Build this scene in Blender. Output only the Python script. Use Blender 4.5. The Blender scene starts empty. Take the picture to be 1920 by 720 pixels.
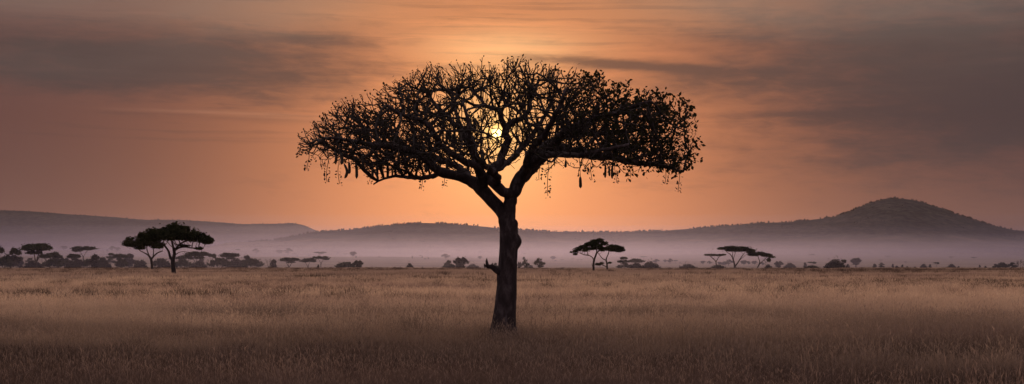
import bpy, math, random
import numpy as np
from mathutils import Vector, kdtree

R = math.radians
SC = bpy.context.scene
COL = SC.collection
random.seed(7)
RNG = np.random.default_rng(11)

# ------------------------------------------------------------------ camera
F, HZ, CAMH = 2637.0, 495.0, 2.4          # focal length and horizon row in photo pixels, eye height in metres
TREE_Y = 42.5

def P(px, py, Y):
    return Vector(((px - 960.0) / F * Y, Y, CAMH + (HZ - py) / F * Y))

cam_d = bpy.data.cameras.new("camera")
cam = bpy.data.objects.new("camera", cam_d)
COL.objects.link(cam)
cam.location = (0, 0, CAMH)
cam.rotation_euler = (R(90), 0, 0)
cam_d.sensor_width = 36.0
cam_d.lens = 36.0 * F / 1920.0
cam_d.shift_y = (HZ - 360.0) / 1920.0
cam_d.clip_start = 0.1
cam_d.clip_end = 60000
SC.camera = cam

# ------------------------------------------------------------------ object helpers
def link(name, me, parent=None, mat=None):
    o = bpy.data.objects.new(name, me)
    COL.objects.link(o)
    if parent is not None:
        o.parent = parent
    if mat is not None and me is not None and not me.materials:
        me.materials.append(mat)
    return o

def tag(o, label=None, cat=None, group=None, kind=None):
    if label: o["label"] = label
    if cat: o["category"] = cat
    if group: o["group"] = group
    if kind: o["kind"] = kind
    return o

def thing(name, loc, label, cat, group=None):
    o = bpy.data.objects.new(name, None)
    COL.objects.link(o)
    o.location = loc
    o.empty_display_size = 0.2
    return tag(o, label, cat, group)

class MB:
    """collects faces and builds one mesh"""
    def __init__(self):
        self.v, self.f, self.n = [], [], 0
    def add(self, verts, faces):
        b = self.n
        self.v.append(np.asarray(verts, dtype=np.float64).reshape(-1, 3))
        self.n += len(verts)
        for f in faces:
            self.f.append(tuple(i + b for i in f))
    def quads(self, q):                      # q: (N,4,3)
        q = np.asarray(q)
        b = self.n
        self.v.append(q.reshape(-1, 3))
        self.n += q.shape[0] * 4
        self.f.extend([(b + 4*i, b + 4*i + 1, b + 4*i + 2, b + 4*i + 3) for i in range(q.shape[0])])
    def tube(self, pts, rad, sides=8, cap=True, lump=0.0, seed=0):
        pts = [Vector(p) for p in pts]
        n = len(pts)
        if n < 2: return
        ref = None
        rings = []
        rnd = random.Random(seed)
        for i in range(n):
            t = (pts[min(i+1, n-1)] - pts[max(i-1, 0)])
            if t.length < 1e-9: t = Vector((0, 0, 1))
            t.normalize()
            if ref is None:
                ref = Vector((1, 0, 0)) if abs(t.x) < 0.8 else Vector((0, 1, 0))
            u = ref - t * ref.dot(t)
            if u.length < 1e-6: u = t.orthogonal()
            u.normalize(); ref = u
            w = t.cross(u)
            for k in range(sides):
                a = 2*math.pi*k/sides
                r = rad[i] * (1 + (lump*(rnd.random()-0.5) if lump else 0))
                rings.append(pts[i] + (u*math.cos(a) + w*math.sin(a)) * r)
        faces = []
        for i in range(n-1):
            for k in range(sides):
                k2 = (k+1) % sides
                faces.append((i*sides+k, i*sides+k2, (i+1)*sides+k2, (i+1)*sides+k))
        if cap:
            faces.append(tuple(range(sides-1, -1, -1)))
            faces.append(tuple((n-1)*sides + k for k in range(sides)))
        self.add([tuple(p) for p in rings], faces)
    def mesh(self, name, origin=(0, 0, 0), smooth=True):
        me = bpy.data.meshes.new(name)
        v = np.concatenate(self.v) - np.asarray(origin, dtype=np.float64)
        me.from_pydata(v.tolist(), [], self.f)
        if smooth:
            me.polygons.foreach_set("use_smooth", [True]*len(me.polygons))
        me.update()
        return me

def vnoise(x, y, seed=0):
    """cheap smooth value noise on numpy arrays"""
    x = np.asarray(x, dtype=np.float64); y = np.asarray(y, dtype=np.float64)
    xi = np.floor(x); yi = np.floor(y)
    fx = x - xi; fy = y - yi
    fx = fx*fx*(3-2*fx); fy = fy*fy*(3-2*fy)
    def h(a, b):
        s = np.sin(a*127.1 + b*311.7 + seed*74.7) * 43758.5453
        return s - np.floor(s)
    return (h(xi, yi)*(1-fx)+h(xi+1, yi)*fx)*(1-fy) + (h(xi, yi+1)*(1-fx)+h(xi+1, yi+1)*fx)*fy

def fbm(x, y, oct=4, seed=0):
    t, a, s = 0, 0.5, 0
    for k in range(oct):
        t = t + a*vnoise(x*2**k, y*2**k, seed+k); s += a; a *= 0.5
    return t/s

# ------------------------------------------------------------------ materials
def new_mat(name):
    m = bpy.data.materials.new(name); m.use_nodes = True
    nt = m.node_tree
    return m, nt, nt.nodes["Principled BSDF"], nt.nodes["Material Output"]

def ramp(nt, fac, stops):
    r = nt.nodes.new("ShaderNodeValToRGB")
    el = r.color_ramp.elements
    while len(el) < len(stops): el.new(0.5)
    for e, (p, c) in zip(el, stops):
        e.position = p; e.color = (*c, 1)
    nt.links.new(fac, r.inputs[0])
    return r.outputs[0]

def noise(nt, scale, detail=4, rough=0.6, vec=None, dist=0.0):
    n = nt.nodes.new("ShaderNodeTexNoise")
    n.inputs["Scale"].default_value = scale
    n.inputs["Detail"].default_value = detail
    n.inputs["Roughness"].default_value = rough
    n.inputs["Distortion"].default_value = dist
    if vec is not None: nt.links.new(vec, n.inputs["Vector"])
    return n.outputs["Fac"]

def mixc(nt, fac, a, b, mode="MIX"):
    m = nt.nodes.new("ShaderNodeMix"); m.data_type = "RGBA"; m.blend_type = mode
    for s, v in ((m.inputs[0], fac), (m.inputs[6], a), (m.inputs[7], b)):
        if isinstance(v, (int, float)): s.default_value = v
        elif isinstance(v, tuple): s.default_value = (*v, 1)
        else: nt.links.new(v, s)
    return m.outputs[2]

def bark_mat(name, c0, c1, c2, scale=6.0, bump=0.6):
    m, nt, b, out = new_mat(name)
    tc = nt.nodes.new("ShaderNodeTexCoord")
    mp = nt.nodes.new("ShaderNodeMapping"); mp.inputs["Scale"].default_value = (1, 1, 0.45)
    nt.links.new(tc.outputs["Object"], mp.inputs["Vector"])
    n1 = noise(nt, scale, 6, 0.65, mp.outputs[0], 0.3)
    col = ramp(nt, n1, [(0.36, c0), (0.52, c1), (0.66, c2)])
    nt.links.new(col, b.inputs["Base Color"])
    b.inputs["Roughness"].default_value = 0.92
    b.inputs["Specular IOR Level"].default_value = 0.15
    n2 = noise(nt, scale*4, 5, 0.7, mp.outputs[0], 0.2)
    bp = nt.nodes.new("ShaderNodeBump"); bp.inputs["Strength"].default_value = bump; bp.inputs["Distance"].default_value = 0.05
    nt.links.new(n2, bp.inputs["Height"]); nt.links.new(bp.outputs[0], b.inputs["Normal"])
    return m

def leaf_mat(name, c0, c1, transl=0.25, scale=0.8):
    m, nt, b, out = new_mat(name)
    tc = nt.nodes.new("ShaderNodeTexCoord")
    n = noise(nt, scale, 3, 0.6, tc.outputs["Object"])
    col = ramp(nt, n, [(0.35, c0), (0.65, c1)])
    d = nt.nodes.new("ShaderNodeBsdfDiffuse"); nt.links.new(col, d.inputs[0])
    t = nt.nodes.new("ShaderNodeBsdfTranslucent"); nt.links.new(col, t.inputs[0])
    mx = nt.nodes.new("ShaderNodeMixShader"); mx.inputs[0].default_value = transl
    nt.links.new(d.outputs[0], mx.inputs[1]); nt.links.new(t.outputs[0], mx.inputs[2])
    nt.links.new(mx.outputs[0], out.inputs["Surface"])
    nt.nodes.remove(b)
    return m

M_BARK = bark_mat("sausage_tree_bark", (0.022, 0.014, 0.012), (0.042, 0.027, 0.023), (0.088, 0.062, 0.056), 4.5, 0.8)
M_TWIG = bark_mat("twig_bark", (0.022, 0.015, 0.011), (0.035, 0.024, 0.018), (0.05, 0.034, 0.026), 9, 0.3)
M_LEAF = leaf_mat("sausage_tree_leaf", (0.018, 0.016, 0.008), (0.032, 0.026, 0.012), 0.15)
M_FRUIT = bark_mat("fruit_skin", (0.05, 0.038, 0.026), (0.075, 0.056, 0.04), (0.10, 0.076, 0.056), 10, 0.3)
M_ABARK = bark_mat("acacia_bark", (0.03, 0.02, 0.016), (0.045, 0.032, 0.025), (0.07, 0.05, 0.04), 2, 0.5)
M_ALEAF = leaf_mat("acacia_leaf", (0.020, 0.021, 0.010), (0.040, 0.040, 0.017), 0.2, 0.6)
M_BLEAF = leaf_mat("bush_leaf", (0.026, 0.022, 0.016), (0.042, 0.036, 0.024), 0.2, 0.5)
# ------------------------------------------------------------------ light and air settings
BASE_LOW = (0.102, 0.040, 0.032); BASE_UP = (1.80, 1.25, 1.30); BASE_BACK = (0.45, 0.35, 0.46)
GLOW_A, GLOW_E, GLOW_C = 10.2, 9.0, (0.54, 0.155, 0.028)
MID_A, MID_E, MID_C = 7.0, 8.0, (0.32, 0.14, 0.05)
LOW_A, LOW_C = 9.0, (0.10, 0.02, 0.0)
NISH = 0.002
CLOUD_MUL = (0.26, 0.29, 0.33); CLOUD_ADD = (0.022, 0.021, 0.021)
SUN_E = 1.5
HAZE_C, HAZE_D = (0.62, 0.55, 0.74), 1.0e-5
MIST_C = (0.20, 0.205, 0.355)
MIST = [(0.0125, 1.6e-4), (0.017, 0.9e-4), (0.022, 0.65e-4), (0.028, 0.45e-4), (0.036, 0.3e-4)]
NATTR = 3100
TWIG = 0.76
GD = (8.0, 3.2, 0.28)
EXPO = 0.0
# ------------------------------------------------------------------ the land
PL = np.array([(-400, 0), (300, 0), (560, -0.35), (690, -0.6), (800, -2.6), (950, -2.4), (1300, 3.0), (2200, 14.5), (2500, 14.8), (3100, 13.5), (3800, 27), (5000, 51), (6000, 60), (15000, 85)], float)
PR = np.array([(-400, 0), (300, 0), (560, -0.35), (690, -0.6), (800, -2.6), (950, -2.4), (1300, 1.0), (2200, 9.0), (2500, 11.5), (3100, 18), (3800, 28), (5000, 47), (6000, 58), (15000, 85)], float)

def ground_z(X, Y):
    X = np.asarray(X, float); Y = np.asarray(Y, float)
    px = 960 + F * X / np.maximum(Y, 50)
    t = np.clip((px - 650) / 450, 0, 1); t = t*t*(3-2*t)
    z = np.interp(Y, PL[:, 0], PL[:, 1])*(1-t) + np.interp(Y, PR[:, 0], PR[:, 1])*t
    z = z + (fbm(X/35, Y/35, 3, 3)-0.5)*0.25*np.clip((Y-20)/40, 0, 1)*np.clip((900-Y)/300, 0, 1)
    z = z + (fbm(X/120, Y/160, 3, 41)-0.5)*1.5*np.clip((Y-380)/200, 0, 1)*np.clip((1000-Y)/200, 0, 1)
    z = z + (fbm(X/500, Y/500, 3, 9)-0.5)*np.clip((Y-900)/1500, 0, 1)*6
    return z

def gz(x, y):
    return float(ground_z(np.array([x]), np.array([y]))[0])

_YS = np.concatenate([np.arange(40, 900, 4.0), np.arange(900, 5200, 20.0)])
def ground_at(px, py):
    """the first piece of ground the eye meets at this pixel"""
    X = (px-960)/F*_YS
    rows = HZ - (ground_z(X, _YS)-CAMH)/_YS*F
    run = np.minimum.accumulate(rows)
    k = np.argmax(run <= py) if (run <= py).any() else len(_YS)-1
    return float(_YS[k])

def grid_obj(name, rows_y, cols_t, fn, mat):
    """rows of Y, columns of t; fn(t, Y) -> X, Z arrays"""
    V = []
    for y in rows_y:
        X, Yv, Z = fn(cols_t, np.full(len(cols_t), y))
        V.append(np.stack([X, Yv, Z], 1))
    V = np.concatenate(V)
    nc = len(cols_t)
    fs = [(i*nc+j, i*nc+j+1, (i+1)*nc+j+1, (i+1)*nc+j) for i in range(len(rows_y)-1) for j in range(nc-1)]
    me = bpy.data.meshes.new(name)
    me.from_pydata(V.tolist(), [], fs)
    me.polygons.foreach_set("use_smooth", [True]*len(fs))
    me.update()
    o = link(name, me, None, mat)
    tag(o, kind="structure")
    return o

def ground_mat():
    m, nt, b, out = new_mat("dry_savannah_soil")
    g = nt.nodes.new("ShaderNodeNewGeometry")
    mp = nt.nodes.new("ShaderNodeMapping"); mp.inputs["Scale"].default_value = (0.4, 1, 1)
    nt.links.new(g.outputs["Position"], mp.inputs[0])
    n1 = noise(nt, 0.02, 5, 0.6, mp.outputs[0])
    n2 = noise(nt, 1.2, 5, 0.7, g.outputs["Position"])
    c1 = ramp(nt, n1, [(0.35, (0.15, 0.10, 0.065)), (0.5, (0.22, 0.155, 0.095)), (0.65, (0.28, 0.2, 0.125))])
    c2 = ramp(nt, n2, [(0.3, (0.55, 0.5, 0.5)), (0.7, (1.1, 1.1, 1.1))])
    # beyond the tall stand the plain is short pale grass
    sp = nt.nodes.new("ShaderNodeSeparateXYZ"); nt.links.new(g.outputs["Position"], sp.inputs[0])
    mr = nt.nodes.new("ShaderNodeMapRange"); mr.inputs[1].default_value = 350; mr.inputs[2].default_value = 650
    nt.links.new(sp.outputs[1], mr.inputs[0])
    c3 = ramp(nt, n1, [(0.38, (0.17, 0.122, 0.09)), (0.62, (0.27, 0.20, 0.145))])
    nt.links.new(mixc(nt, mr.outputs[0], mixc(nt, 1.0, c1, c2, "MULTIPLY"), c3), b.inputs["Base Color"])
    b.inputs["Roughness"].default_value = 1.0
    b.inputs["Specular IOR Level"].default_value = 0.0
    return m

M_GROUND = ground_mat()
ys = np.concatenate([np.arange(-380, 0, 40), np.arange(0, 160, 4), np.arange(160, 1000, 12), np.arange(1000, 3000, 50), np.arange(3000, 6200, 100), np.arange(6200, 14001, 400)]).astype(float)
grid_obj("ground", ys, np.linspace(-0.75, 0.75, 151), lambda t, Y: (t*(Y+420), Y, ground_z(t*(Y+420), Y)), M_GROUND)

def hill_mat():
    m, nt, b, out = new_mat("scrub_covered_hillside")
    g = nt.nodes.new("ShaderNodeNewGeometry")
    n1 = noise(nt, 0.004, 5, 0.65, g.outputs["Position"])
    n2 = noise(nt, 0.03, 5, 0.75, g.outputs["Position"])
    c1 = ramp(nt, n1, [(0.35, (0.030, 0.032, 0.028)), (0.65, (0.052, 0.050, 0.042))])
    c2 = ramp(nt, n2, [(0.40, (0.45, 0.45, 0.45)), (0.6, (1.15, 1.1, 1.0))])
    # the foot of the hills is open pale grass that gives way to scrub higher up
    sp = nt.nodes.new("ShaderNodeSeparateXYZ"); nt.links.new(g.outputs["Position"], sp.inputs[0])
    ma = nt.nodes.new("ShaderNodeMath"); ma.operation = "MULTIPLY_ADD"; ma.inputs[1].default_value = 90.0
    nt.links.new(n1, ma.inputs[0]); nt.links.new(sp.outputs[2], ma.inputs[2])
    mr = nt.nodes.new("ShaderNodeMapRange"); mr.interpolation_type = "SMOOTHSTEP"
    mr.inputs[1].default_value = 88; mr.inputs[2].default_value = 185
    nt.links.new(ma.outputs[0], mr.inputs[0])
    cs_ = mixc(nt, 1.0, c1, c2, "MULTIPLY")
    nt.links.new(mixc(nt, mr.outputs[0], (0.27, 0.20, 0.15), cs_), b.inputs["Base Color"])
    b.inputs["Roughness"].default_value = 1.0
    b.inputs["Specular IOR Level"].default_value = 0.0
    return m
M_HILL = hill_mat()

CREST_A = np.array([(60, 486), (250, 478), (330, 470), (400, 462), (430, 455), (480, 453), (510, 451), (560, 441), (600, 434), (650, 431), (700, 425), (750, 420), (800, 418), (850, 420), (900, 424), (950, 429), (1000, 432), (1060, 435), (1100, 436), (1180, 435), (1250, 432), (1320, 427), (1400, 420), (1440, 418), (1480, 417), (1520, 412), (1560, 408), (1590, 398), (1620, 385), (1650, 375), (1680, 371.5), (1710, 374), (1740, 382), (1780, 396), (1820, 411), (1860, 423), (1900, 431), (1960, 437), (2100, 445), (2500, 462), (3200, 476)], float)
CREST_B = np.array([(-1200, 400), (-600, 386), (-300, 384), (-100, 390), (0, 394), (60, 396), (130, 402), (200, 406), (270, 412), (330, 412), (400, 416), (450, 420), (500, 420), (545, 418), (570, 422), (590, 431), (620, 445), (680, 462), (760, 480)], float)

def hill_fn(crest, y0, yc, y1, seed, rough):
    cp = crest[:, 0]; ch = (HZ - crest[:, 1])/F*yc + CAMH
    def z(px, Y):
        X = (px-960)/F*Y
        base = ground_z(X, Y) - 4
        h = np.interp(px, cp, ch)
        k = 3.0
        h = (np.interp(px-9, cp, ch) + h*2 + np.interp(px+9, cp, ch))/4
        s = np.where(Y < yc, (Y-y0)/(yc-y0), (y1-Y)/(y1-yc))
        s = np.clip(s, 0, 1)
        s = np.where(Y < yc, 0.55*s + 0.45*s*s*(3-2*s), s*s*(3-2*s))
        amp = np.clip(s*4, 0, 1)*np.clip((1-s)*5, 0, 1)
        nz = (fbm(X/420, Y/420, 4, seed)-0.5)*rough*amp
        tip = (fbm(px/14, px*0+3, 3, seed+5)-0.5)*5*np.clip(s*3-2, 0, 1)
        return base + np.maximum(h-base, 0)*s + nz*np.clip((h-base)/100, 0, 1) + tip
    return z

HILLS = []
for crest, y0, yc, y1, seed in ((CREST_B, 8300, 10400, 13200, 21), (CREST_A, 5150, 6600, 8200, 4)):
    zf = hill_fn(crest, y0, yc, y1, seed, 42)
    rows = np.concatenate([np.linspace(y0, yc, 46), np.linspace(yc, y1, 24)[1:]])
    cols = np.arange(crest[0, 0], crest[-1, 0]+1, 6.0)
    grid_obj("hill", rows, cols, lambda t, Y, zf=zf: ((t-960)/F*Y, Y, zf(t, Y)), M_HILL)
    HILLS.append((zf, y0, yc, y1))

def lump(mb, c, rx, rz, rnd):
    """one far bush: an uneven closed crown on the ground, eight to fourteen faces"""
    n = 6
    top = []
    vs, fs = [], []
    for lev, (h, rr) in enumerate(((0.0, 0.5), (0.42, 1.0), (0.8, 0.7))):
        for k in range(n):
            a = 2*math.pi*(k + 0.5*lev)/n
            q = rr*rx*(0.7+0.6*rnd.random())
            vs.append((c[0]+math.cos(a)*q, c[1]+math.sin(a)*q, c[2]-0.6+rz*(h+0.12*(rnd.random()-0.5))))
    vs.append((c[0]+rx*0.3*(rnd.random()-0.5), c[1], c[2]+rz*(0.9+0.3*rnd.random())))
    for lev in range(2):
        for k in range(n):
            k2 = (k+1) % n
            fs.append((lev*n+k, lev*n+k2, (lev+1)*n+k2, (lev+1)*n+k))
    for k in range(n):
        fs.append((2*n+k, 2*n+(k+1) % n, 3*n))
    mb.add(vs, fs)

def scrub(zf, y0, yc, y1, px0, px1, nslope, ncrest, name):
    rnd = random.Random(px0+nslope)
    mb = MB()
    for i in range(nslope + ncrest):
        px = px0 + (px1-px0)*rnd.random()
        if i < nslope:
            Y = y0 + 60 + (yc-y0-40)*rnd.random()**0.8
            if fbm(np.array([px/70.0]), np.array([Y/260.0]), 3, 13)[0] < 0.40 + 0.25*rnd.random(): continue
            rx = (1.3 + 2.6*rnd.random()**2)*(0.6 + 0.4*(Y-y0)/(yc-y0)); rz = rx*(0.9+0.6*rnd.random())
        else:
            if fbm(np.array([px/30.0]), np.array([1.7]), 2, 5)[0] < 0.25 + 0.4*rnd.random(): continue
            Y = yc - 30 + 60*rnd.random()
            rx = 2.2 + 3.6*rnd.random()**2; rz = (4.2+6*rnd.random()**2.2)
        lump(mb, ((px-960)/F*Y, Y, float(zf(np.array([px]), np.array([float(Y)]))[0])), rx, rz, rnd)
    o = link(name, mb.mesh(name, smooth=False), None, M_BLEAF)
    tag(o, "dark scrub dotted over the slopes and along the crest of the near hills", "scrub", kind="stuff")
    return o
scrub(*HILLS[1], 330, 2150, 7000, 1500, "hillside_scrub")
o = scrub(*HILLS[0], -250, 640, 900, 260, "hillside_scrub")
o["label"] = "faint scrub along the crest of the far left ridge"
# ------------------------------------------------------------------ sky, sun and air
SUN_AZ = math.degrees(math.atan((932-960)/F)); SUN_EL = math.degrees(math.atan((HZ-250)/F))
S = Vector((math.sin(R(SUN_AZ))*math.cos(R(SUN_EL)), math.cos(R(SUN_AZ))*math.cos(R(SUN_EL)), math.sin(R(SUN_EL))))

W = bpy.data.worlds.new("World"); SC.world = W
W.use_nodes = True
wt = W.node_tree
for n in list(wt.nodes): wt.nodes.remove(n)

class E:
    """scalar expression on world nodes"""
    def __init__(s, sock): s.s = sock
    @staticmethod
    def op(o, *a, clamp=False):
        n = wt.nodes.new("ShaderNodeMath"); n.operation = o; n.use_clamp = clamp
        for i, v in enumerate(a):
            if isinstance(v, E): wt.links.new(v.s, n.inputs[i])
            else: n.inputs[i].default_value = float(v)
        return E(n.outputs[0])
    def __add__(s, o): return E.op("ADD", s, o)
    __radd__ = __add__
    def __sub__(s, o): return E.op("SUBTRACT", s, o)
    def __rsub__(s, o): return E.op("SUBTRACT", o, s)
    def __mul__(s, o): return E.op("MULTIPLY", s, o)
    __rmul__ = __mul__
    def __truediv__(s, o): return E.op("DIVIDE", s, o)
    def sq(s): return E.op("MULTIPLY", s, s)
    def clamp(s): return E.op("ADD", s, 0.0, clamp=True)

def gauss(x): return E.op("POWER", 2.718282, E.op("MULTIPLY", x.sq(), -1.0))
def step(x, a, b):
    n = wt.nodes.new("ShaderNodeMapRange"); n.interpolation_type = "SMOOTHSTEP"
    wt.links.new(x.s, n.inputs[0]); n.inputs[1].default_value = a; n.inputs[2].default_value = b
    return E(n.outputs[0])
def comb(x, y, z):
    n = wt.nodes.new("ShaderNodeCombineXYZ")
    for i, v in enumerate((x, y, z)):
        if isinstance(v, E): wt.links.new(v.s, n.inputs[i])
        else: n.inputs[i].default_value = v
    return n.outputs[0]
def wnoise(vec, scale, detail, rough, dist=0.0):
    return E(noise(wt, scale, detail, rough, vec, dist))
def cmix(fac, a, b): return mixc(wt, fac.s if isinstance(fac, E) else fac, a, b)
def cadd(a, b, fac): return mixc(wt, fac.s if isinstance(fac, E) else fac, a, b, "ADD")

tc = wt.nodes.new("ShaderNodeTexCoord")
sep = wt.nodes.new("ShaderNodeSeparateXYZ"); wt.links.new(tc.outputs["Generated"], sep.inputs[0])
dx, dy, dz = (E(sep.outputs[i]) for i in range(3))
AZ = E.op("ARCTAN2", dx, dy) * (180/math.pi)
EL = E.op("ARCSINE", dz) * (180/math.pi)
dot = dx*S.x + dy*S.y + dz*S.z
TH = E.op("ARCCOSINE", E.op("MINIMUM", dot, 0.9999999)) * (180/math.pi)

# cloud-sheet coordinates: streaks lie flat and long
cl = comb(AZ*0.10, EL*0.55, 0.0)
warp = wnoise(cl, 0.8, 3, 0.55) - 0.5
cl2 = comb(AZ*0.085 + warp*0.5, EL*0.42 + AZ*0.012 + warp*0.55, 3.7)
n_big = wnoise(cl2, 1.0, 6, 0.56)
cl3 = comb(AZ*0.16, EL*0.9 + warp*0.8, 9.1)
n_fine = wnoise(cl3, 1.5, 7, 0.62)
n_tuft = wnoise(comb(AZ*0.42 + warp*0.6, EL*1.7 + AZ*0.05, 2.2), 1.6, 6, 0.6, 0.4)
cl4 = comb(AZ*0.05, EL*2.2 + warp*1.2 + AZ*0.03, 5.3)
n_streak = wnoise(cl4, 1.4, 5, 0.6)

def blob(az, el, sa, se, tilt=0.0):
    return gauss((AZ-az)/sa) * 1.0, None
def G(az, el, sa, se, tilt=0.0):
    a = (AZ-az)/sa
    e = (EL-el-(AZ-az)*tilt)/se
    return E.op("POWER", 2.718282, (a.sq()+e.sq())*-1.0)

# clear glow: horizon to zenith and towards the sun
up = step(EL, 10.0, 45.0)
back = step(TH, 25.0, 100.0)
base = cmix(up, BASE_LOW, BASE_UP)
base = cmix(back, base, BASE_BACK)
ax = (AZ-SUN_AZ-0.3)/GLOW_A
ey = (EL-4.0)/GLOW_E
broad = E.op("POWER", 2.718282, (ax.sq()+ey.sq())*-1.0)
ax2 = (AZ-SUN_AZ+0.4)/MID_A
ey2 = (EL-4.6)/MID_E
mid = E.op("POWER", 2.718282, (ax2.sq()+ey2.sq())*-1.0)
near = gauss(TH/2.5)
low = E.op("POWER", 2.718282, ((AZ-SUN_AZ)/LOW_A).sq()*-1.0) * gauss((EL-1.0)/2.6)
sky = cadd(base, GLOW_C, broad)
sky = cadd(sky, MID_C, mid)
sky = cadd(sky, LOW_C, low)
sky = cadd(sky, (0.22, 0.25, 0.08), near)

# physical sky behind it all
nish = wt.nodes.new("ShaderNodeTexSky"); nish.sky_type = "NISHITA"; nish.sun_disc = False
nish.sun_elevation = R(SUN_EL); nish.sun_rotation = R(SUN_AZ)
nish.altitude = 1500; nish.air_density = 1.0; nish.dust_density = 1.0; nish.ozone_density = 2.0
sky = mixc(wt, NISH, sky, nish.outputs[0], "ADD")

# clouds
dk = (G(-17, 8.1, 10.5, 1.55, -0.03)*0.62 + G(-9.5, 7.6, 6.0, 1.1, -0.05)*0.30 + G(-8.3, 8.95, 3.2, 0.30, -0.02)*0.26
      + G(19, 7.3, 10.0, 3.3, 0.0)*0.74 + G(10, 8.6, 5.0, 1.0, -0.04)*0.22 + G(21, 4.6, 7.0, 2.0)*0.22
      + G(4.6, 8.05, 4.6, 0.22, -0.075)*0.55 + G(7.5, 7.3, 6, 0.6, -0.03)*0.28 + G(9.5, 6.0, 5, 0.16)*0.2)
far_out = step(EL, 10.8, 16.0)
dark = step(dk*1.0 + (n_big-0.5)*0.75 + (n_fine-0.5)*0.62 + (n_tuft-0.5)*0.62 + far_out*0.35, 0.05, 0.74)
wisps = step(n_streak + (n_fine-0.5)*0.5, 0.52, 0.72) * step(EL, 3.2, 6.0)
ccol = mixc(wt, 1.0, sky, CLOUD_MUL, "MULTIPLY")
ccol = mixc(wt, 1.0, ccol, CLOUD_ADD, "ADD")
sky = cmix(dark*0.95, sky, ccol)
sky = cmix(wisps*0.34, sky, ccol)
lite = step(wnoise(comb(AZ*0.07, EL*1.3 + warp*1.0, 1.1), 1.7, 6, 0.6), 0.5, 0.75) * step(EL, 5.0, 8.5)
sky = mixc(wt, (lite*0.40).s, sky, mixc(wt, 1.0, sky, (1.45, 1.4, 1.3), "MULTIPLY"))
streak = G(-12.0, 6.02, 3.6, 0.07, -0.012)*0.55 + G(-9.2, 5.85, 2.2, 0.05, -0.02)*0.35
streak = streak * step(n_fine, 0.3, 0.6)
sky = cadd(sky, (0.16, 0.085, 0.05), streak)
under = G(-10.5, 5.8, 4.5, 0.14, -0.015) * step(n_fine, 0.35, 0.6)
sky = cmix(under*0.3, sky, ccol)

veil = step(EL, 5.5, 9.5) * step(TH, 3.5, 12.0) * (0.16 + step(n_big, 0.35, 0.7)*0.22)
sky = cmix(veil, sky, (0.20, 0.145, 0.115))
sky = cadd(sky, (0.20, 0.17, 0.085), G(-0.2, 8.75, 3.4, 0.75) * (1.0 - dark*0.8))
hi = step(EL, 8.5, 10.3) * step(TH, 3.0, 11.0)
sky = cmix(hi*0.55, sky, mixc(wt, 1.0, sky, (1.65, 2.1, 2.1), 'MULTIPLY'))

disc = step(TH, 0.33, 0.26)
disc.s.node.inputs[1].default_value = 0.31; disc.s.node.inputs[2].default_value = 0.06
# (from > to: falls from one inside the disc to nothing outside)
sky = cadd(sky, (3.0, 2.4, 0.9), disc)
aura = gauss(TH/0.5)
sky = cadd(sky, (0.55, 0.38, 0.08), aura)

bg = wt.nodes.new("ShaderNodeBackground"); bg.inputs[1].default_value = 1.0
wt.links.new(sky, bg.inputs[0])
wo = wt.nodes.new("ShaderNodeOutputWorld"); wt.links.new(bg.outputs[0], wo.inputs[0])

sun_d = bpy.data.lights.new("sun", "SUN"); sun_d.energy = SUN_E; sun_d.angle = R(10); sun_d.color = (1.0, 0.62, 0.33)
sun = link("sun", sun_d)
sun.rotation_euler = S.to_track_quat("Z", "Y").to_euler()
sun.location = (0, 0, 30)

def vol_mat(name, col, dens, ani):
    m = bpy.data.materials.new(name); m.use_nodes = True
    nt = m.node_tree
    for n in list(nt.nodes): nt.nodes.remove(n)
    out = nt.nodes.new("ShaderNodeOutputMaterial")
    v = nt.nodes.new("ShaderNodeVolumePrincipled")
    v.inputs["Color"].default_value = (*col, 1)
    v.inputs["Density"].default_value = dens
    v.inputs["Anisotropy"].default_value = ani
    nt.links.new(v.outputs[0], out.inputs["Volume"])
    return m

def prism(name, prof, x0, x1, mat):
    n = len(prof)
    v = [(x0, y, z) for y, z in prof] + [(x1, y, z) for y, z in prof]
    f = [tuple(range(n)), tuple(range(2*n-1, n-1, -1))] + [(i, i+n, (i+1) % n + n, (i+1) % n) for i in range(n)]
    me = bpy.data.meshes.new(name); me.from_pydata(v, [], f); me.update()
    import bmesh
    bm = bmesh.new(); bm.from_mesh(me); bmesh.ops.recalc_face_normals(bm, faces=bm.faces); bm.to_mesh(me); bm.free()
    return link(name, me, None, mat)

hz = prism("haze", [(-420, -16), (14300, -16), (14300, 520), (-420, 520)], -11900, 11900, vol_mat("thin_air_haze", HAZE_C, HAZE_D, 0.60))
tag(hz, "thin warm evening haze filling the air over the whole plain", "haze", kind="stuff")
for a_, d_ in MIST:
    pr = [(470 if a_ < .013 else 600, -12), (13500, -12)] + [(y_, CAMH + k_*a_*y_) for y_, k_ in ((13500, .5), (9000, .76), (7200, .94), (6000, 1), (4800, .93), (3500, .8), (2000, .58), (1000, .32 if a_ > .013 else 1.3))] + ([(680, 13), (470, 4)] if a_ < .013 else [(600, 1.2)])
    ms = prism("mist", pr, -11500, 11500, vol_mat("ground_mist", MIST_C, d_, 0.77))
    tag(ms, "pale mauve ground mist lying over the far plain and the foot of the hills", "mist", kind="stuff")
# ------------------------------------------------------------------ growing branches
class Skel:
    def __init__(s): s.p, s.par, s.r = [], [], []
    def add(s, p, par, r=0.0):
        s.p.append(Vector(p)); s.par.append(par); s.r.append(r); return len(s.p)-1

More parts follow.
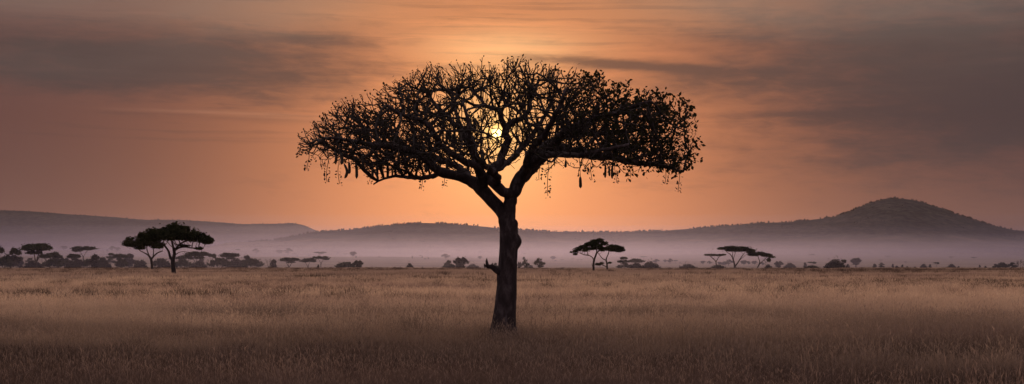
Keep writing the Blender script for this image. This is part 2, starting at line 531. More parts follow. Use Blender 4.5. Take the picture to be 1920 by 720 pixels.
def resample(pts, step):
    """pts: list of (Vector, radius) -> evenly spaced, gently curved"""
    n = len(pts)
    out = []
    for i in range(n-1):
        p0 = pts[max(i-1, 0)][0]; p1, r1 = pts[i]; p2, r2 = pts[i+1]; p3 = pts[min(i+2, n-1)][0]
        k = max(1, int(round((p2-p1).length/step)))
        for j in range(k):
            t = j/k
            q = 0.5*((2*p1) + (p2-p0)*t + (2*p0-5*p1+4*p2-p3)*t*t + (3*p1-p0-3*p2+p3)*t**3)
            out.append((q, r1+(r2-r1)*t))
    out.append(pts[-1])
    return out

def colonize(sk, grow, attr, stp, infl, kill, trop=(0, 0, 0), jit=0.25, maxit=120, seed=1):
    rnd = random.Random(seed)
    kd = kdtree.KDTree(len(attr))
    for i, a in enumerate(attr): kd.insert(a, i)
    kd.balance()
    alive = [True]*len(attr)
    best = [(1e9, -1)]*len(attr)
    new = list(grow)
    trop = Vector(trop)
    kids = {}
    for it in range(maxit):
        for nidx in new:
            for co, i, d in kd.find_range(sk.p[nidx], infl):
                if alive[i]:
                    if d < kill: alive[i] = False
                    elif d < best[i][0]: best[i] = (d, nidx)
        acc = {}
        for i, (d, nidx) in enumerate(best):
            if alive[i] and nidx >= 0:
                v = (attr[i]-sk.p[nidx]).normalized()
                if nidx in acc: acc[nidx] += v
                else: acc[nidx] = v.copy()
        new = []
        for nidx, v in acc.items():
            if v.length < 1e-6: continue
            dirn = (v.normalized() + trop + Vector((rnd.gauss(0, jit), rnd.gauss(0, jit), rnd.gauss(0, jit)))).normalized()
            q = sk.p[nidx] + dirn*stp*(0.8+0.4*rnd.random())
            ks = kids.setdefault(nidx, [])
            if len(ks) >= 3 or any((sk.p[c]-q).length < stp*0.35 for c in ks): continue
            c = sk.add(q, nidx); ks.append(c); new.append(c)
        if not new: break

def pipe_radii(sk, tip, ex):
    n = len(sk.p)
    acc = [0.0]*n; desc = [1]*n
    for i in range(n-1, -1, -1):
        r = max(tip, acc[i]**(1/ex)) if acc[i] > 0 else tip
        if sk.r[i] > 0: r = max(sk.r[i], min(r, sk.r[i]*1.15))
        sk_r = r
        p = sk.par[i]
        out_r[i] = sk_r
        if p >= 0:
            acc[p] += sk_r**ex; desc[p] += desc[i]
    return desc
out_r = {}

def chains(sk, desc, sel=None):
    n = len(sk.p)
    kids = [[] for _ in range(n)]
    for i, p in enumerate(sk.par):
        if p >= 0: kids[p].append(i)
    res = []
    stack = [(i, -1) for i in range(n) if sk.par[i] < 0]
    while stack:
        i, p = stack.pop()
        ch = [] if p < 0 else [p]
        while True:
            ch.append(i)
            ks = kids[i]
            if not ks: break
            if sel is not None:
                ks = sorted(ks, key=lambda c: (sel[c] == sel[i], desc[c]), reverse=True)
            else:
                ks = sorted(ks, key=lambda c: desc[c], reverse=True)
            for c in ks[1:]: stack.append((c, i))
            i = ks[0]
        res.append(ch)
    return res

def leaf_quads(centers, size, rng, elong=1.6, normal_bias=None):
    n = len(centers)
    c = np.asarray(centers).reshape(n, 3)
    u = rng.normal(size=(n, 3)); u /= np.linalg.norm(u, axis=1, keepdims=True)
    w = rng.normal(size=(n, 3)); w -= u*(u*w).sum(1, keepdims=True); w /= np.linalg.norm(w, axis=1, keepdims=True)
    s = np.asarray(size).reshape(-1, 1) * (0.7+0.6*rng.random((n, 1)))
    a = u*s*elong*0.5; b = w*s*0.5
    return np.stack([c-a, c-a*0.1+b, c+a, c-a*0.1-b], 1)

# ------------------------------------------------------------------ the sausage tree
M2 = TREE_Y / F                        # metres per photo pixel at the tree
def T(px, py, d=0.0): return P(px, py, TREE_Y + d)

HB = T(944, 644); HB.z = gz(HB.x, HB.y)
hero = thing("sausage_tree", HB, "big sausage tree standing alone before the sun, long pods hanging from its wide bare crown", "tree")

limb_px = {   # name: (attach to, list of (px, py, depth, radius px))
 "trunk": (None, [(943, 654, 0, 33), (943.5, 641, 0, 30), (944, 628, 0, 26.5), (944.5, 612, 0, 23), (945.5, 596, 0, 21.2), (948, 570, 0, 19.4), (950.5, 535, 0, 18.2), (952, 500, 0, 17.4), (953.5, 470, 0, 16.6), (954, 445, 0, 16), (953.5, 425, 0, 15.2), (951, 411, 0, 15), (944, 400, 0, 12.8), (931, 385, 0, 11.4), (916, 369, 0, 11), (901, 353, 0, 10.8), (886, 341, 0, 10), (862, 331, -.2, 9.4), (825, 322, -.5, 8), (801, 300, -.9, 7), (772, 285, -1.3, 6), (736, 275, -1.8, 5), (700, 272, -2.3, 4), (660, 264, -2.6, 3), (620, 258, -2.7, 2)]),
 "right": (("trunk", 951, 411), [(958, 398, 0, 12.6), (961, 378, 0, 11), (966, 358, 0, 10.6), (976, 338, 0, 11.2), (989, 320, 0, 12), (1005, 300, 0, 13), (1023, 284, .1, 12), (1045, 275, .2, 11), (1072, 284, .4, 9.4), (1119, 292, .8, 8), (1155, 295, 1.2, 7), (1190, 306, 1.5, 6), (1228, 308, 1.7, 4.8), (1252, 314, 1.8, 3.6), (1280, 322, 1.8, 2)]),
 "mid": (("right", 966, 358), [(953, 366, -.2, 8.5), (942, 358, -.3, 8.2), (929, 346, -.3, 8.4), (919, 335, -.2, 9), (926, 322, 0, 8.6), (934, 303, .2, 8), (945, 284, .4, 7.4), (950, 262, .5, 7), (948, 240, .6, 7), (941, 222, .5, 5), (934, 205, .5, 4.4), (914, 200, .8, 3.6), (900, 186, 1, 2.8), (880, 165, 1.2, 2)]),
 "lefthigh": (("trunk", 901, 353), [(906, 335, -.2, 8.5), (900, 318, -.5, 8), (882, 307, -.9, 7), (862, 298, -1.3, 6.4), (840, 284, -1.7, 6), (819, 262, -2.1, 5.2), (805, 235, -2.4, 4.4), (778, 222, -2.6, 3.6), (750, 214, -2.8, 2.8), (725, 196, -3, 2)]),
 "leftup": (("lefthigh", 900, 318), [(890, 292, .8, 6.6), (881, 274, 1.3, 6.2), (868, 252, 1.8, 5.6), (858, 238, 2.2, 5), (835, 215, 2.7, 4), (815, 195, 3.1, 3.2), (795, 165, 3.3, 2.2)]),
 "lowleft": (("trunk", 825, 322), [(808, 331, .4, 4.2), (790, 334, .8, 3.8), (765, 332, 1.3, 3.2), (742, 330, 1.6, 2.6), (720, 335, 1.8, 2), (700, 345, 1.9, 1.3)]),
 "backleft": (("trunk", 886, 341), [(870, 322, 1.0, 7), (848, 308, 2.0, 6.4), (815, 296, 3.0, 5.6), (778, 282, 3.8, 4.6), (735, 262, 4.2, 3.4), (690, 240, 4.3, 2.2)]),
 "knotright": (("mid", 948, 240), [(962, 230, .6, 5.4), (976, 222, .7, 5), (990, 212, .8, 4.6), (994, 192, .8, 3.8), (1003, 172, 1, 3), (1010, 150, 1.1, 2)]),
 "rightup": (("right", 1023, 284), [(1045, 262, -.5, 7.4), (1066, 244, -1, 6.6), (1090, 230, -1.5, 6), (1120, 220, -2, 5), (1155, 212, -2.5, 4), (1190, 200, -2.9, 3), (1220, 190, -3.1, 2)]),
 "rightback": (("right", 1005, 300), [(1018, 280, 1.0, 7), (1040, 262, 2.0, 6.2), (1075, 254, 3.0, 5.4), (1115, 250, 3.7, 4.6), (1160, 248, 4.1, 3.6), (1210, 240, 4.1, 2.8), (1245, 224, 4, 2)]),
 "rightfront": (("right", 989, 320), [(1000, 306, -1.2, 7), (1018, 292, -2.2, 6.2), (1045, 290, -3.2, 5.4), (1085, 290, -4.0, 4.4), (1130, 282, -4.4, 3.2), (1180, 270, -4.4, 2)]),
 "centreback": (("mid", 926, 322), [(940, 312, 1.2, 6.4), (962, 296, 2.4, 5.8), (985, 268, 3.4, 5), (1010, 236, 4.2, 4), (1030, 200, 4.6, 3), (1040, 165, 4.6, 2)]),
 "centrefront": (("mid", 929, 346), [(930, 336, -1.0, 7), (922, 322, -2.2, 6.2), (900, 300, -3.3, 5.2), (885, 272, -4.1, 4.2), (880, 235, -4.5, 3.2), (870, 200, -4.6, 2.2)]),
 "upright": (("right", 976, 338), [(985, 318, -.6, 7), (990, 300, -1.2, 6.4), (1000, 275, -1.9, 6), (1022, 252, -2.6, 5.4), (1035, 225, -3.1, 4.6), (1052, 195, -3.4, 3.6), (1062, 165, -3.5, 2.4)]),
 "backup": (("trunk", 901, 353), [(900, 330, 1.0, 7), (893, 300, 2.2, 6.2), (882, 262, 3.2, 5.2), (862, 230, 4.0, 4.2), (850, 190, 4.4, 3), (846, 160, 4.5, 2)]),
}
sk = Skel(); isl = []
where = {}
for nm, (att, pts) in limb_px.items():
    pl = [(T(x, y, d), r*M2) for x, y, d, r in pts]
    par = -1
    if att:
        an, ax_, ay_ = att
        tgt = T(ax_, ay_)
        par = min(where[an], key=lambda i: (sk.p[i].x-tgt.x)**2 + (sk.p[i].z-tgt.z)**2)
        pl = [(sk.p[par].copy(), min(sk.r[par], pl[0][1]))] + pl
    rs = resample(pl, 0.17)
    if att: rs = rs[1:]
    ids = []
    rnd = random.Random(len(nm)*7)
    for q, r in rs:
        if nm != "trunk" or q.z > 6.2:
            q = q + Vector((rnd.gauss(0, 1), rnd.gauss(0, 1), rnd.gauss(0, 1)))*min(0.035, r*0.25)
        par = sk.add(q, par, r); ids.append(par); isl.append(nm)
    where[nm] = ids

TOP = np.array([(556, 268), (562, 238), (590, 226), (620, 205), (650, 190), (682, 180), (712, 166), (735, 158), (762, 149), (788, 128), (805, 134), (845, 124), (885, 122), (945, 112), (990, 117), (1040, 124), (1062, 132), (1100, 137), (1150, 152), (1200, 165), (1232, 176), (1262, 180), (1290, 192), (1300, 222), (1308, 262)], float)
BOT = np.array([(556, 276), (575, 292), (610, 306), (645, 314), (690, 326), (740, 328), (790, 320), (830, 304), (870, 292), (920, 282), (960, 280), (1000, 286), (1050, 286), (1110, 292), (1160, 296), (1200, 306), (1240, 318), (1275, 328), (1295, 316), (1308, 282)], float)
CX = 932.0
def envelope(px, d):
    half = (CX-556) if px < CX else (1308-CX)
    r = math.sqrt(((px-CX)/half)**2 + (d/5.4)**2)
    if r > 1: return None
    xe = CX + (half*r if px >= CX else -half*r)
    xe = 0.5*xe + 0.5*(px + (xe-px)*(min(1, abs(d)/5.4))**1.5)
    rag = (float(fbm(np.array([px/24.0+7]), np.array([d*0.6+3]), 2, 51)[0])-0.42)*40
    return np.interp(xe, TOP[:, 0], TOP[:, 1]) + rag, np.interp(xe, BOT[:, 0], BOT[:, 1])
def crown_points(n, seed):
    rnd = random.Random(seed)
    out = []
    while len(out) < n:
        d = rnd.uniform(-5.4, 5.4); px = rnd.uniform(556, 1308)
        e = envelope(px, d)
        if e is None: continue
        t, b = e
        t += 14
        if t > b: continue
        y = t + (b-t)*rnd.random()
        dens = 1.0
        if abs(px-CX) < 120 and y > 195: dens *= 0.5
        if math.hypot(px-930, y-248) < 10: dens *= 0.3
        if px < 800 and y > 215: dens *= 1.3
        nz = fbm(np.array([px/38.0+d*0.6]), np.array([y/30.0+d*0.4]), 2, seed)[0]
        dens *= 0.2 + 1.5*max(0, min(1, (nz-0.34)/0.3))
        if rnd.random() > dens: continue
        out.append(T(px, y, d))
    return out

attr = crown_points(NATTR, 5)
grow = [i for i, q in enumerate(sk.p) if q.z > CAMH + (HZ-338)*M2]
nlimb = len(sk.p)
colonize(sk, grow, attr, 0.27, 2.2, 0.40, trop=(0, 0, 0.12), jit=0.16, maxit=90, seed=3)
isl += [None]*(len(sk.p)-nlimb)
nskel = len(sk.p)

# twigs: short, kinked, straight-running, forking, reaching outward and up
rnd = random.Random(77)
kidn = [0]*len(sk.p)
for p in sk.par:
    if p >= 0: kidn[p] += 1
tips = []
FOOT = T(938, 352)
def pix(q): return 960 + q.x/q.y*F, HZ-(q.z-CAMH)/q.y*F
def twig(i, v, nseg, level):
    q, par = sk.p[i], i
    for s_ in range(nseg):
        outw = (q-FOOT).normalized()
        v = (v + outw*0.10 + Vector((rnd.gauss(0, .17), rnd.gauss(0, .17), 0.05+rnd.gauss(0, .16)))).normalized()
        q = q + v*rnd.uniform(0.10, 0.17)
        px_, py_ = pix(q)
        e = envelope(px_, (q.y-TREE_Y)*0.94)
        if e is None or py_ < e[0]-4-6*rnd.random() or py_ > e[1]+3: break
        if math.hypot(px_-930, py_-248) < 10 and rnd.random() < 0.8: break
        par = sk.add(q, par); isl.append(None)
        if level < 2 and s_ < nseg-1 and rnd.random() < (0.32 if level == 0 else 0.12):
            side = Vector((rnd.gauss(0, 1), rnd.gauss(0, 1), rnd.gauss(0.2, .8))).normalized()
            side = (side - v*side.dot(v)).normalized()
            twig(par, (v*0.8 + side*0.75).normalized(), rnd.choice((1, 2, 2, 3)), level+1)
    if par != i: tips.append((par, v.copy()))
for i in range(nskel):
    if i < nlimb and (isl[i] == "trunk" and sk.p[i].z < 7 or sk.r[i] > 6*M2 or sk.p[i].z < 6.2): continue
    dirn = (sk.p[i]-sk.p[sk.par[i]]).normalized()
    px_, py_ = pix(sk.p[i])
    pr = TWIG * (0.5 if i < nlimb else 1.0)
    if abs(px_-CX) < 110 and py_ > 200: pr *= 0.55
    if px_ > 1080: pr *= 0.85
    if px_ < 830: pr *= 1.45
    if py_ < 200 and px_ < 1080: pr *= 1.25
    n = (1 if rnd.random() < pr else 0) + (1 if rnd.random() < pr*0.6 else 0)
    if kidn[i] == 0: n += 2
    for _ in range(n):
        side = Vector((rnd.gauss(0, 1), rnd.gauss(0, 1), rnd.gauss(0.25, .9))).normalized()
        side = (side - dirn*side.dot(dirn)).normalized()
        outw = (sk.p[i]-FOOT).normalized()
        twig(i, (dirn*0.75 + side*(0.85 if kidn[i] else 0.5) + outw*0.5).normalized(), rnd.choice((2, 3, 4, 4, 5)), 0)
desc = pipe_radii(sk, 0.0088, 2.32)

mbt, mbc = MB(), MB()
sel = [("L" if n else "C") for n in isl]
for ch in chains(sk, desc, sel):
    # split where the chain leaves the traced limbs
    k = 0
    while k < len(ch) and isl[ch[k]] is not None: k += 1
    limb, rest = ch[:k], ch[max(0, k-1):]
    if len(limb) > 1:
        rr = [out_r[c] for c in limb]
        if len(limb) > 2 and isl[limb[0]] != isl[limb[1]]: rr[0] = rr[1]*1.15
        pts = [sk.p[c] for c in limb]
        if sk.par[limb[0]] < 0: limb_main = (pts, rr)
        else: mbt.tube(pts, rr, 12, True, 0.10, len(pts))
    if len(rest) > 1 and k < len(ch):
        rr = [out_r[c] for c in rest]
        rr[0] = min(rr[0], rr[1]*1.25)
        rm = max(rr)
        mbc.tube([sk.p[c] for c in rest], rr, 8 if rm > 0.06 else (6 if rm > 0.03 else 4), True, 0.12, rest[0])

# the bole: many-sided, fluted, with the burl on its right side
pts, rr = limb_main
def bole(pts, rr, sides=40):
    fine = resample([(p, r) for p, r in zip(pts, rr)], 0.05)
    V = []; n = len(fine)
    for i, (p, r) in enumerate(fine):
        t = (fine[min(i+1, n-1)][0]-fine[max(i-1, 0)][0]).normalized()
        u = (Vector((1, 0, 0))-t*t.x).normalized(); w = t.cross(u)
        for k in range(sides):
            a = 2*math.pi*k/sides
            fl = (fbm(np.array([a*1.9+math.sin(i*.02)]), np.array([i*0.022]), 3, 8)[0]-0.5)*0.16
            fl += (fbm(np.array([a*5+20]), np.array([i*0.09]), 3, 18)[0]-0.5)*0.10
            if k == 0: pass
            q = p + (u*math.cos(a)+w*math.sin(a))*r*(1+fl*min(1, 1.0))
            for bx, by, bd, br, bh in BURLS:
                bc = T(bx, by, bd); dd = (q-bc).length
                if dd < br: q = q + (q-p).normalized()*bh*(1-(dd/br)**2)**1.5
            if p.z < 0.9: q = p + (q-p)*(1+0.16*max(0, math.cos(a*5+1.3))*(0.9-p.z))
            V.append(tuple(q))
    fs = []
    for i in range(n-1):
        for k in range(sides):
            k2 = (k+1) % sides
            fs.append((i*sides+k, i*sides+k2, (i+1)*sides+k2, (i+1)*sides+k))
    mbt.add(V, fs)
BURLS = [(970, 453, 0, .26, .12), (966, 419, 0, .14, .05), (937, 520, -.1, .22, .04), (956, 478, -.33, .2, .03), (968, 345, 0, .13, .03)]
bole(pts, rr)
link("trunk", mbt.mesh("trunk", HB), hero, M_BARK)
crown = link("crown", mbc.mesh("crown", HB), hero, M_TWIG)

# leaves: buds and little tufts at the bare left, leafy sprays at the right
cs, sz = [], []
for i, v in tips:
    q = sk.p[i]; px_ = 960 + q.x/q.y*F
    lf = max(0.0, min(1.0, (px_-1040)/110))
    nl = rnd.choice((0, 1, 1, 2)) if rnd.random() > lf else rnd.randint(2, 4)
    for _ in range(nl):
        sp = 0.03 + 0.06*lf
        cs.append(tuple(q + v*0.03 + Vector((rnd.gauss(0, sp), rnd.gauss(0, sp), rnd.gauss(0, sp)))))
        sz.append(0.05 + 0.032*lf)
mb = MB(); mb.quads(leaf_quads(cs, sz, np.random.default_rng(3), 1.7))
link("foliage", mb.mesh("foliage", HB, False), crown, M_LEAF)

# the broken dead branch on the left of the bole
mb = MB()
mb.tube([T(940, 512, -.1), T(930, 506, -.12), T(922, 500, -.15), T(915, 499.5, -.16), (T(910.5, 497, -.16))], [7.5*M2, 5.6*M2, 4.6*M2, 4.2*M2, 2.2*M2], 10, True, 0.25, 3)
mb.tube([T(915, 500.5, -.16), T(913, 494, -.17), T(912.3, 488.5, -.17), T(912.6, 484, -.17)], [3.6*M2, 2.8*M2, 2.0*M2, 0.5*M2], 8, True, 0.25, 4)
mb.tube([T(911, 500, -.16), T(908.6, 497.5, -.17), T(907.8, 494.5, -.17)], [2.8*M2, 1.8*M2, 0.6*M2], 8, True, 0.2, 5)
mb.tube([T(922, 500, -.15), T(922.8, 496, -.16), T(923.8, 493, -.16)], [2.4*M2, 1.6*M2, 0.6*M2], 8, True, 0.2, 6)
o = link("broken_branch", mb.mesh("broken_branch", HB), hero, M_BARK)
o["label"] = "short broken dead branch with two upturned stubs"

# hanging pods
FR = [(645, 307, 28, 3, 5), (654, 304, 22, 3, 1), (667, 305, 31, 3.2, 1), (699, 309, 24, 3, 0), (706, 309, 24, 3, 1), (630, 284, 19, 2.8, 0), (638, 285, 22, 3, 2), (747, 298, 28, 3.4, 0), (727, 276, 27, 3.2, 0), (758, 280, 26, 3, 1), (774, 259, 28, 3, 0), (787, 292, 24, 3, 0), (817, 258, 17, 2.8, 0), (839, 296, 29, 3.2, 0), (837, 247, 26, 3, 1), (844, 245, 24, 3, 0), (850, 252, 25, 3, -1), (864, 240, 26, 3, 0), (859, 215, 21, 3, 0), (882, 222, 22, 3.2, 0), (889, 221, 24, 3, 1), (892, 228, 18, 2.8, 0), (905, 280, 22, 3, 0), (878, 300, 20, 3, 0), (1012, 233, 19, 2.8, 0), (1024, 236, 16, 2.8, 0), (1088, 331, 23, 3.4, 0), (1135.5, 308, 26, 2.5, 0), (1142, 311, 21, 2.5, 0), (1149, 307, 29, 2.5, -1), (1140, 220, 24, 3, 0), (1095, 235, 25, 3, 0), (1172, 262, 22, 3, 0), (1061, 300, 15, 2.8, 0), (990, 188, 24, 2.8, 0), (715, 300, 20, 2.8, 0), (680, 290, 22, 3, 0), (800, 300, 24, 3, 0)]
cand = [(960+q.x/q.y*F, HZ-(q.z-CAMH)/q.y*F, i) for i, q in enumerate(sk.p) if q.z > 5.5 and abs(q.y-TREE_Y) < 3.2]
fmesh = {}
def pod_mesh(r, h, bend, key):
    mb = MB(); pts, rr = [], []
    for k in range(10):
        t = k/9
        pts.append(Vector((bend*0.012*math.sin(t*2.6), 0, -h*t)))
        rr.append(max(0.012, r*(1-(2*t-1)**6)**0.5*(0.82+0.26*t)))
    mb.tube(pts, rr, 12, True, 0.06, key)
    return mb.mesh("fruit")
for k, (x, y, h, r, bend) in enumerate(FR):
    want = 20 if y == 331 else 4
    bx, by, bi = min(cand, key=lambda c: abs(c[0]-x)*1.6 + abs(y-want-c[1]) + (60 if c[1] > y-1 else 0))
    q = sk.p[bi]
    hang = T(x, y, q.y-TREE_Y)
    me = pod_mesh(r*M2*0.92, h*M2, bend*2.0, k)
    f = link("fruit", me, hero, M_FRUIT)
    f.location = hang - HB
    f.rotation_euler = (rnd.gauss(0, .04), (0.10 if bend >= 5 else rnd.gauss(0, .03)), rnd.random()*0.3)
    mb = MB(); mb.tube([q, hang*0.5+q*0.5 + Vector((0.01, 0, 0)), hang + Vector((0, 0, -0.03))], [0.012, 0.010, 0.012], 5)
    s = link("stalk", mb.mesh("stalk", hang), f, M_TWIG)

# pendent flower stalks
FS = [(560, 270, 22), (578, 292, 26), (617, 310, 32), (638, 316, 30), (605, 300, 14), (690, 320, 22), (789, 334, 24), (835, 338, 14), (1031, 325, 38), (1107, 302, 34), (1157, 304, 40), (1179, 308, 26), (1246, 328, 18), (1274, 332, 30), (1015, 318, 20), ]
for k, (x, y, h) in enumerate(FS):
    cand_k = [c for c in cand if c[1] < y+8]
    bx, by, bi = min(cand_k, key=lambda c: abs(c[0]-x)*1.5 + abs(y-c[1]))
    q = sk.p[bi]
    L = (y+h-by)*M2
    mb = MB()
    pts = [q + Vector((0.03*math.sin(t*4+k), 0.02*math.cos(t*3), -L*t)) for t in np.linspace(0, 1, 9)]
    mb.tube(pts, [0.009]*9, 4)
    lf = []
    for t in np.linspace(0.35, 1, int(5+h/4)):
        c = q + Vector((0.03*math.sin(t*4+k), 0, -L*t))
        for sg in (-1, 1):
            if rnd.random() < 0.8: lf.append(tuple(c + Vector((sg*rnd.uniform(.04, .09), rnd.gauss(0, .03), rnd.gauss(-.02, .03)))))
    mb.quads(leaf_quads(lf, 0.055, np.random.default_rng(k), 1.6))
    link("flower_stalk", mb.mesh("flower_stalk", HB, False), hero, M_TWIG)
# ------------------------------------------------------------------ acacias and bushes
def pad_points(rng, c, rx, ry, rz, n, gap=0.35, seed=0, flat=0.55):
    """leaf positions in a lens: domed top, flatter underside, with gaps"""
    out = []
    while len(out) < n:
        m = n*2
        v = rng.normal(size=(m, 3)); v /= np.linalg.norm(v, axis=1, keepdims=True)
        r = rng.random((m, 1))**(1/2.4)
        lump_ = fbm(v[:, 0]*2.6+seed*1.7, v[:, 1]*2.6+v[:, 2]*3.1, 3, seed+3)[:, None]
        r *= 0.74 + 0.50*lump_
        r *= 1 + 0.30*np.abs(rng.normal(size=(m, 1)))*(rng.random((m, 1)) < 0.14)
        p = v*r
        p[:, 2] = np.where(p[:, 2] < 0, p[:, 2]*flat, p[:, 2])
        q = p*np.array([rx, ry, rz]) + np.array(c)
        if gap <= 0: out.extend(q.tolist()); continue
        s = 1.0/max(rz, 0.3)
        nz = fbm(q[:, 0]*s*1.5+q[:, 1]*s*0.7+17, q[:, 2]*s*2.2+q[:, 1]*s*0.9+seed, 3, seed)
        edge = np.linalg.norm(p, axis=1)
        keep = nz > gap*(0.85+0.5*edge)
        out.extend(q[keep].tolist())
    return out[:n]

def tree_parts(root, org, trunks, pads, nleaf, lsize, bark, leaf, seed, nbr=60, stp=0.5, tip=0.03, sides=7, gap=0.38, brname="trunk"):
    rng = np.random.default_rng(seed)
    sk_ = Skel(); ids0 = []
    for ti, pl in enumerate(trunks):
        par = -1
        if ti > 0:
            par = min(range(len(sk_.p)), key=lambda i: (sk_.p[i]-pl[0][0]).length)
            pl = [(sk_.p[par].copy(), pl[0][1])] + pl[1:]
        rs = resample(pl, stp)
        if ti > 0: rs = rs[1:]
        for q, r in rs: par = sk_.add(q, par, r)
    tot = sum(p[1]*p[2] for p in pads)
    at = []
    for c, rx, ry, rz in pads:
        for q in pad_points(rng, c, rx*0.92, ry*0.92, rz*0.7, max(4, int(nbr*rx*ry/tot)), 0.0):
            at.append(Vector(q))
    grow = list(range(len(sk_.p)//3, len(sk_.p)))
    colonize(sk_, grow, at, stp, 40.0, stp*1.3, (0, 0, 0.05), 0.22, 60, seed)
    d_ = pipe_radii(sk_, tip, 2.1)
    mb = MB()
    for ch in chains(sk_, d_):
        if len(ch) < 2: continue
        rr = [out_r[c] for c in ch]
        if sk_.par[ch[0]] >= 0 or len(rr) > 1: rr[0] = min(rr[0], rr[1]*1.3)
        mb.tube([sk_.p[c] for c in ch], rr, sides if max(rr) > tip*3 else 4, True, 0.12, ch[0])
    t = link(brname, mb.mesh(brname, org), root, bark)
    if nleaf:
        pts = []
        for k, (c, rx, ry, rz) in enumerate(pads):
            n = int(nleaf*(rx*ry)**0.5*rz**0.5*(rx*ry)**0.4/sum((p[1]*p[2])**0.9*p[3]**0.5 for p in pads)) if len(pads) > 1 else nleaf
            pts += pad_points(rng, c, rx, ry, rz, max(20, n), gap, seed+k)
        mb = MB(); mb.quads(leaf_quads(pts, lsize, rng, 1.7))
        link("crown", mb.mesh("crown", org, False), root, leaf)

def px_tree(name, label, cat, group, bx, by, Y, trunks, pads, nleaf, lsize, seed, nbr, stp, tip, leaf, gap=0.38):
    """a tree set out in photo pixels at its own distance"""
    k = Y/F
    b = P(bx, by, Y); b.z = gz(b.x, b.y)
    dzz = b.z - P(bx, by, Y).z
    off = Vector((0, 0, dzz))
    root = thing(name, b, label, cat, group)
    tr = [[(P(x, y, Y+d) + off, r*k) for x, y, d, r in pl] for pl in trunks]
    tr[0][0] = (tr[0][0][0] - Vector((0, 0, 0.5)), tr[0][0][1])
    pd = [(tuple(P(x, y, Y+d) + off), rx*k, rx*k*dep, ry*k) for x, y, rx, ry, d, dep in pads]
    tree_parts(root, b, tr, pd, nleaf, lsize, M_ABARK, leaf, seed, nbr, stp, tip, 8, gap)
    return root

PAIR1 = "two dark acacias standing close together on the left"
Yl = ground_at(326, 520)
px_tree("acacia_tree", "large dark flat-crowned acacia with stout trunk on the left, front one of the close pair", "tree", PAIR1, 326, 520.5, Yl,
  [[(326, 521, 0, 5), (325.5, 508, 0, 4.2), (324, 495, 0, 3.8), (325, 486, 0, 3.4), (327, 476, 0, 2.8), (325, 466, -.3, 2.4), (322, 452, 0, 1.6)],
   [(324, 492, 0, 2.8), (319, 482, .6, 2.4), (316, 472, 1.4, 2), (308, 461, 1.8, 1.6), (296, 454, 2, 1.1)],
   [(326, 473, 0, 2.2), (334, 466, -.5, 2), (346, 464, -.6, 1.5), (360, 466, -.8, 1), (372, 466, -1, .7), (378, 470, -1, .5)],
   [(328, 483, 0, 1.2), (334, 475, -.6, .9), (340, 473, -.8, .8), (349, 473, -1, .6), (354, 476, -1, .4)],
   [(326, 470, 0, 2), (338, 458, .8, 1.4), (352, 452, 1.2, 1)],
   [(324, 489, 0, .9), (319, 487, -.4, .8), (316, 485, -.5, .5)]],
  [(285, 443, 16, 9, .3, 1), (310, 438, 17, 11, -.3, 1), (336, 437, 17, 11, .3, 1), (360, 445, 16, 10, -.3, 1), (322, 435, 22, 16, 0, 1.2), (300, 441, 30, 14, .5, .8), (345, 441, 28, 16, -.5, .9), (275, 447, 22, 13, 1, .9), (370, 448, 22, 13, 0, .9), (386, 453, 15, 9, .2, 1), (322, 444, 45, 12, -2.5, .35), (325, 444, 45, 12, 3, .35), (372, 467, 9, 3, -1, .7), (345, 462, 11, 2.5, -.5, .6), (316, 428, 10, 6, 0, 1)],
  24000, 0.27, 5, 260, 0.5, 0.05, M_ALEAF, 0.42)
Yl2 = ground_at(285, 508.6)
px_tree("acacia_tree", "lower acacia with a thin forked trunk, standing half behind the large dark left acacia", "tree", PAIR1, 285, 508.8, Yl2,
  [[(285.5, 509, 0, 2.8), (285, 500, 0, 2.3), (284, 490, 0, 2.2), (282, 484, 0, 2), (277, 478, 0, 1.5), (270, 474, 0, 1), (262, 470, 0, .8)],
   [(284, 487, 0, 1.7), (289, 480, .5, 1.5), (296, 474, .5, 1.2), (305, 471, .5, .8)],
   [(280, 481, 0, 1.2), (276, 470, -.6, 1), (275, 462, -.8, .8)],
   [(288, 482, 0, 1.1), (288, 470, .4, .9), (284, 460, .5, .7)]],
  [(258, 456, 26, 13, 0, 1), (278, 454, 25, 14, 0, 1), (246, 458, 17, 10, 0, 1), (296, 460, 17, 11, 1, 1), (243, 448, 8, 5, 0, 1), (262, 466, 12, 4, -1, .8)],
  10000, 0.30, 9, 170, 0.55, 0.055, M_ALEAF, 0.42)

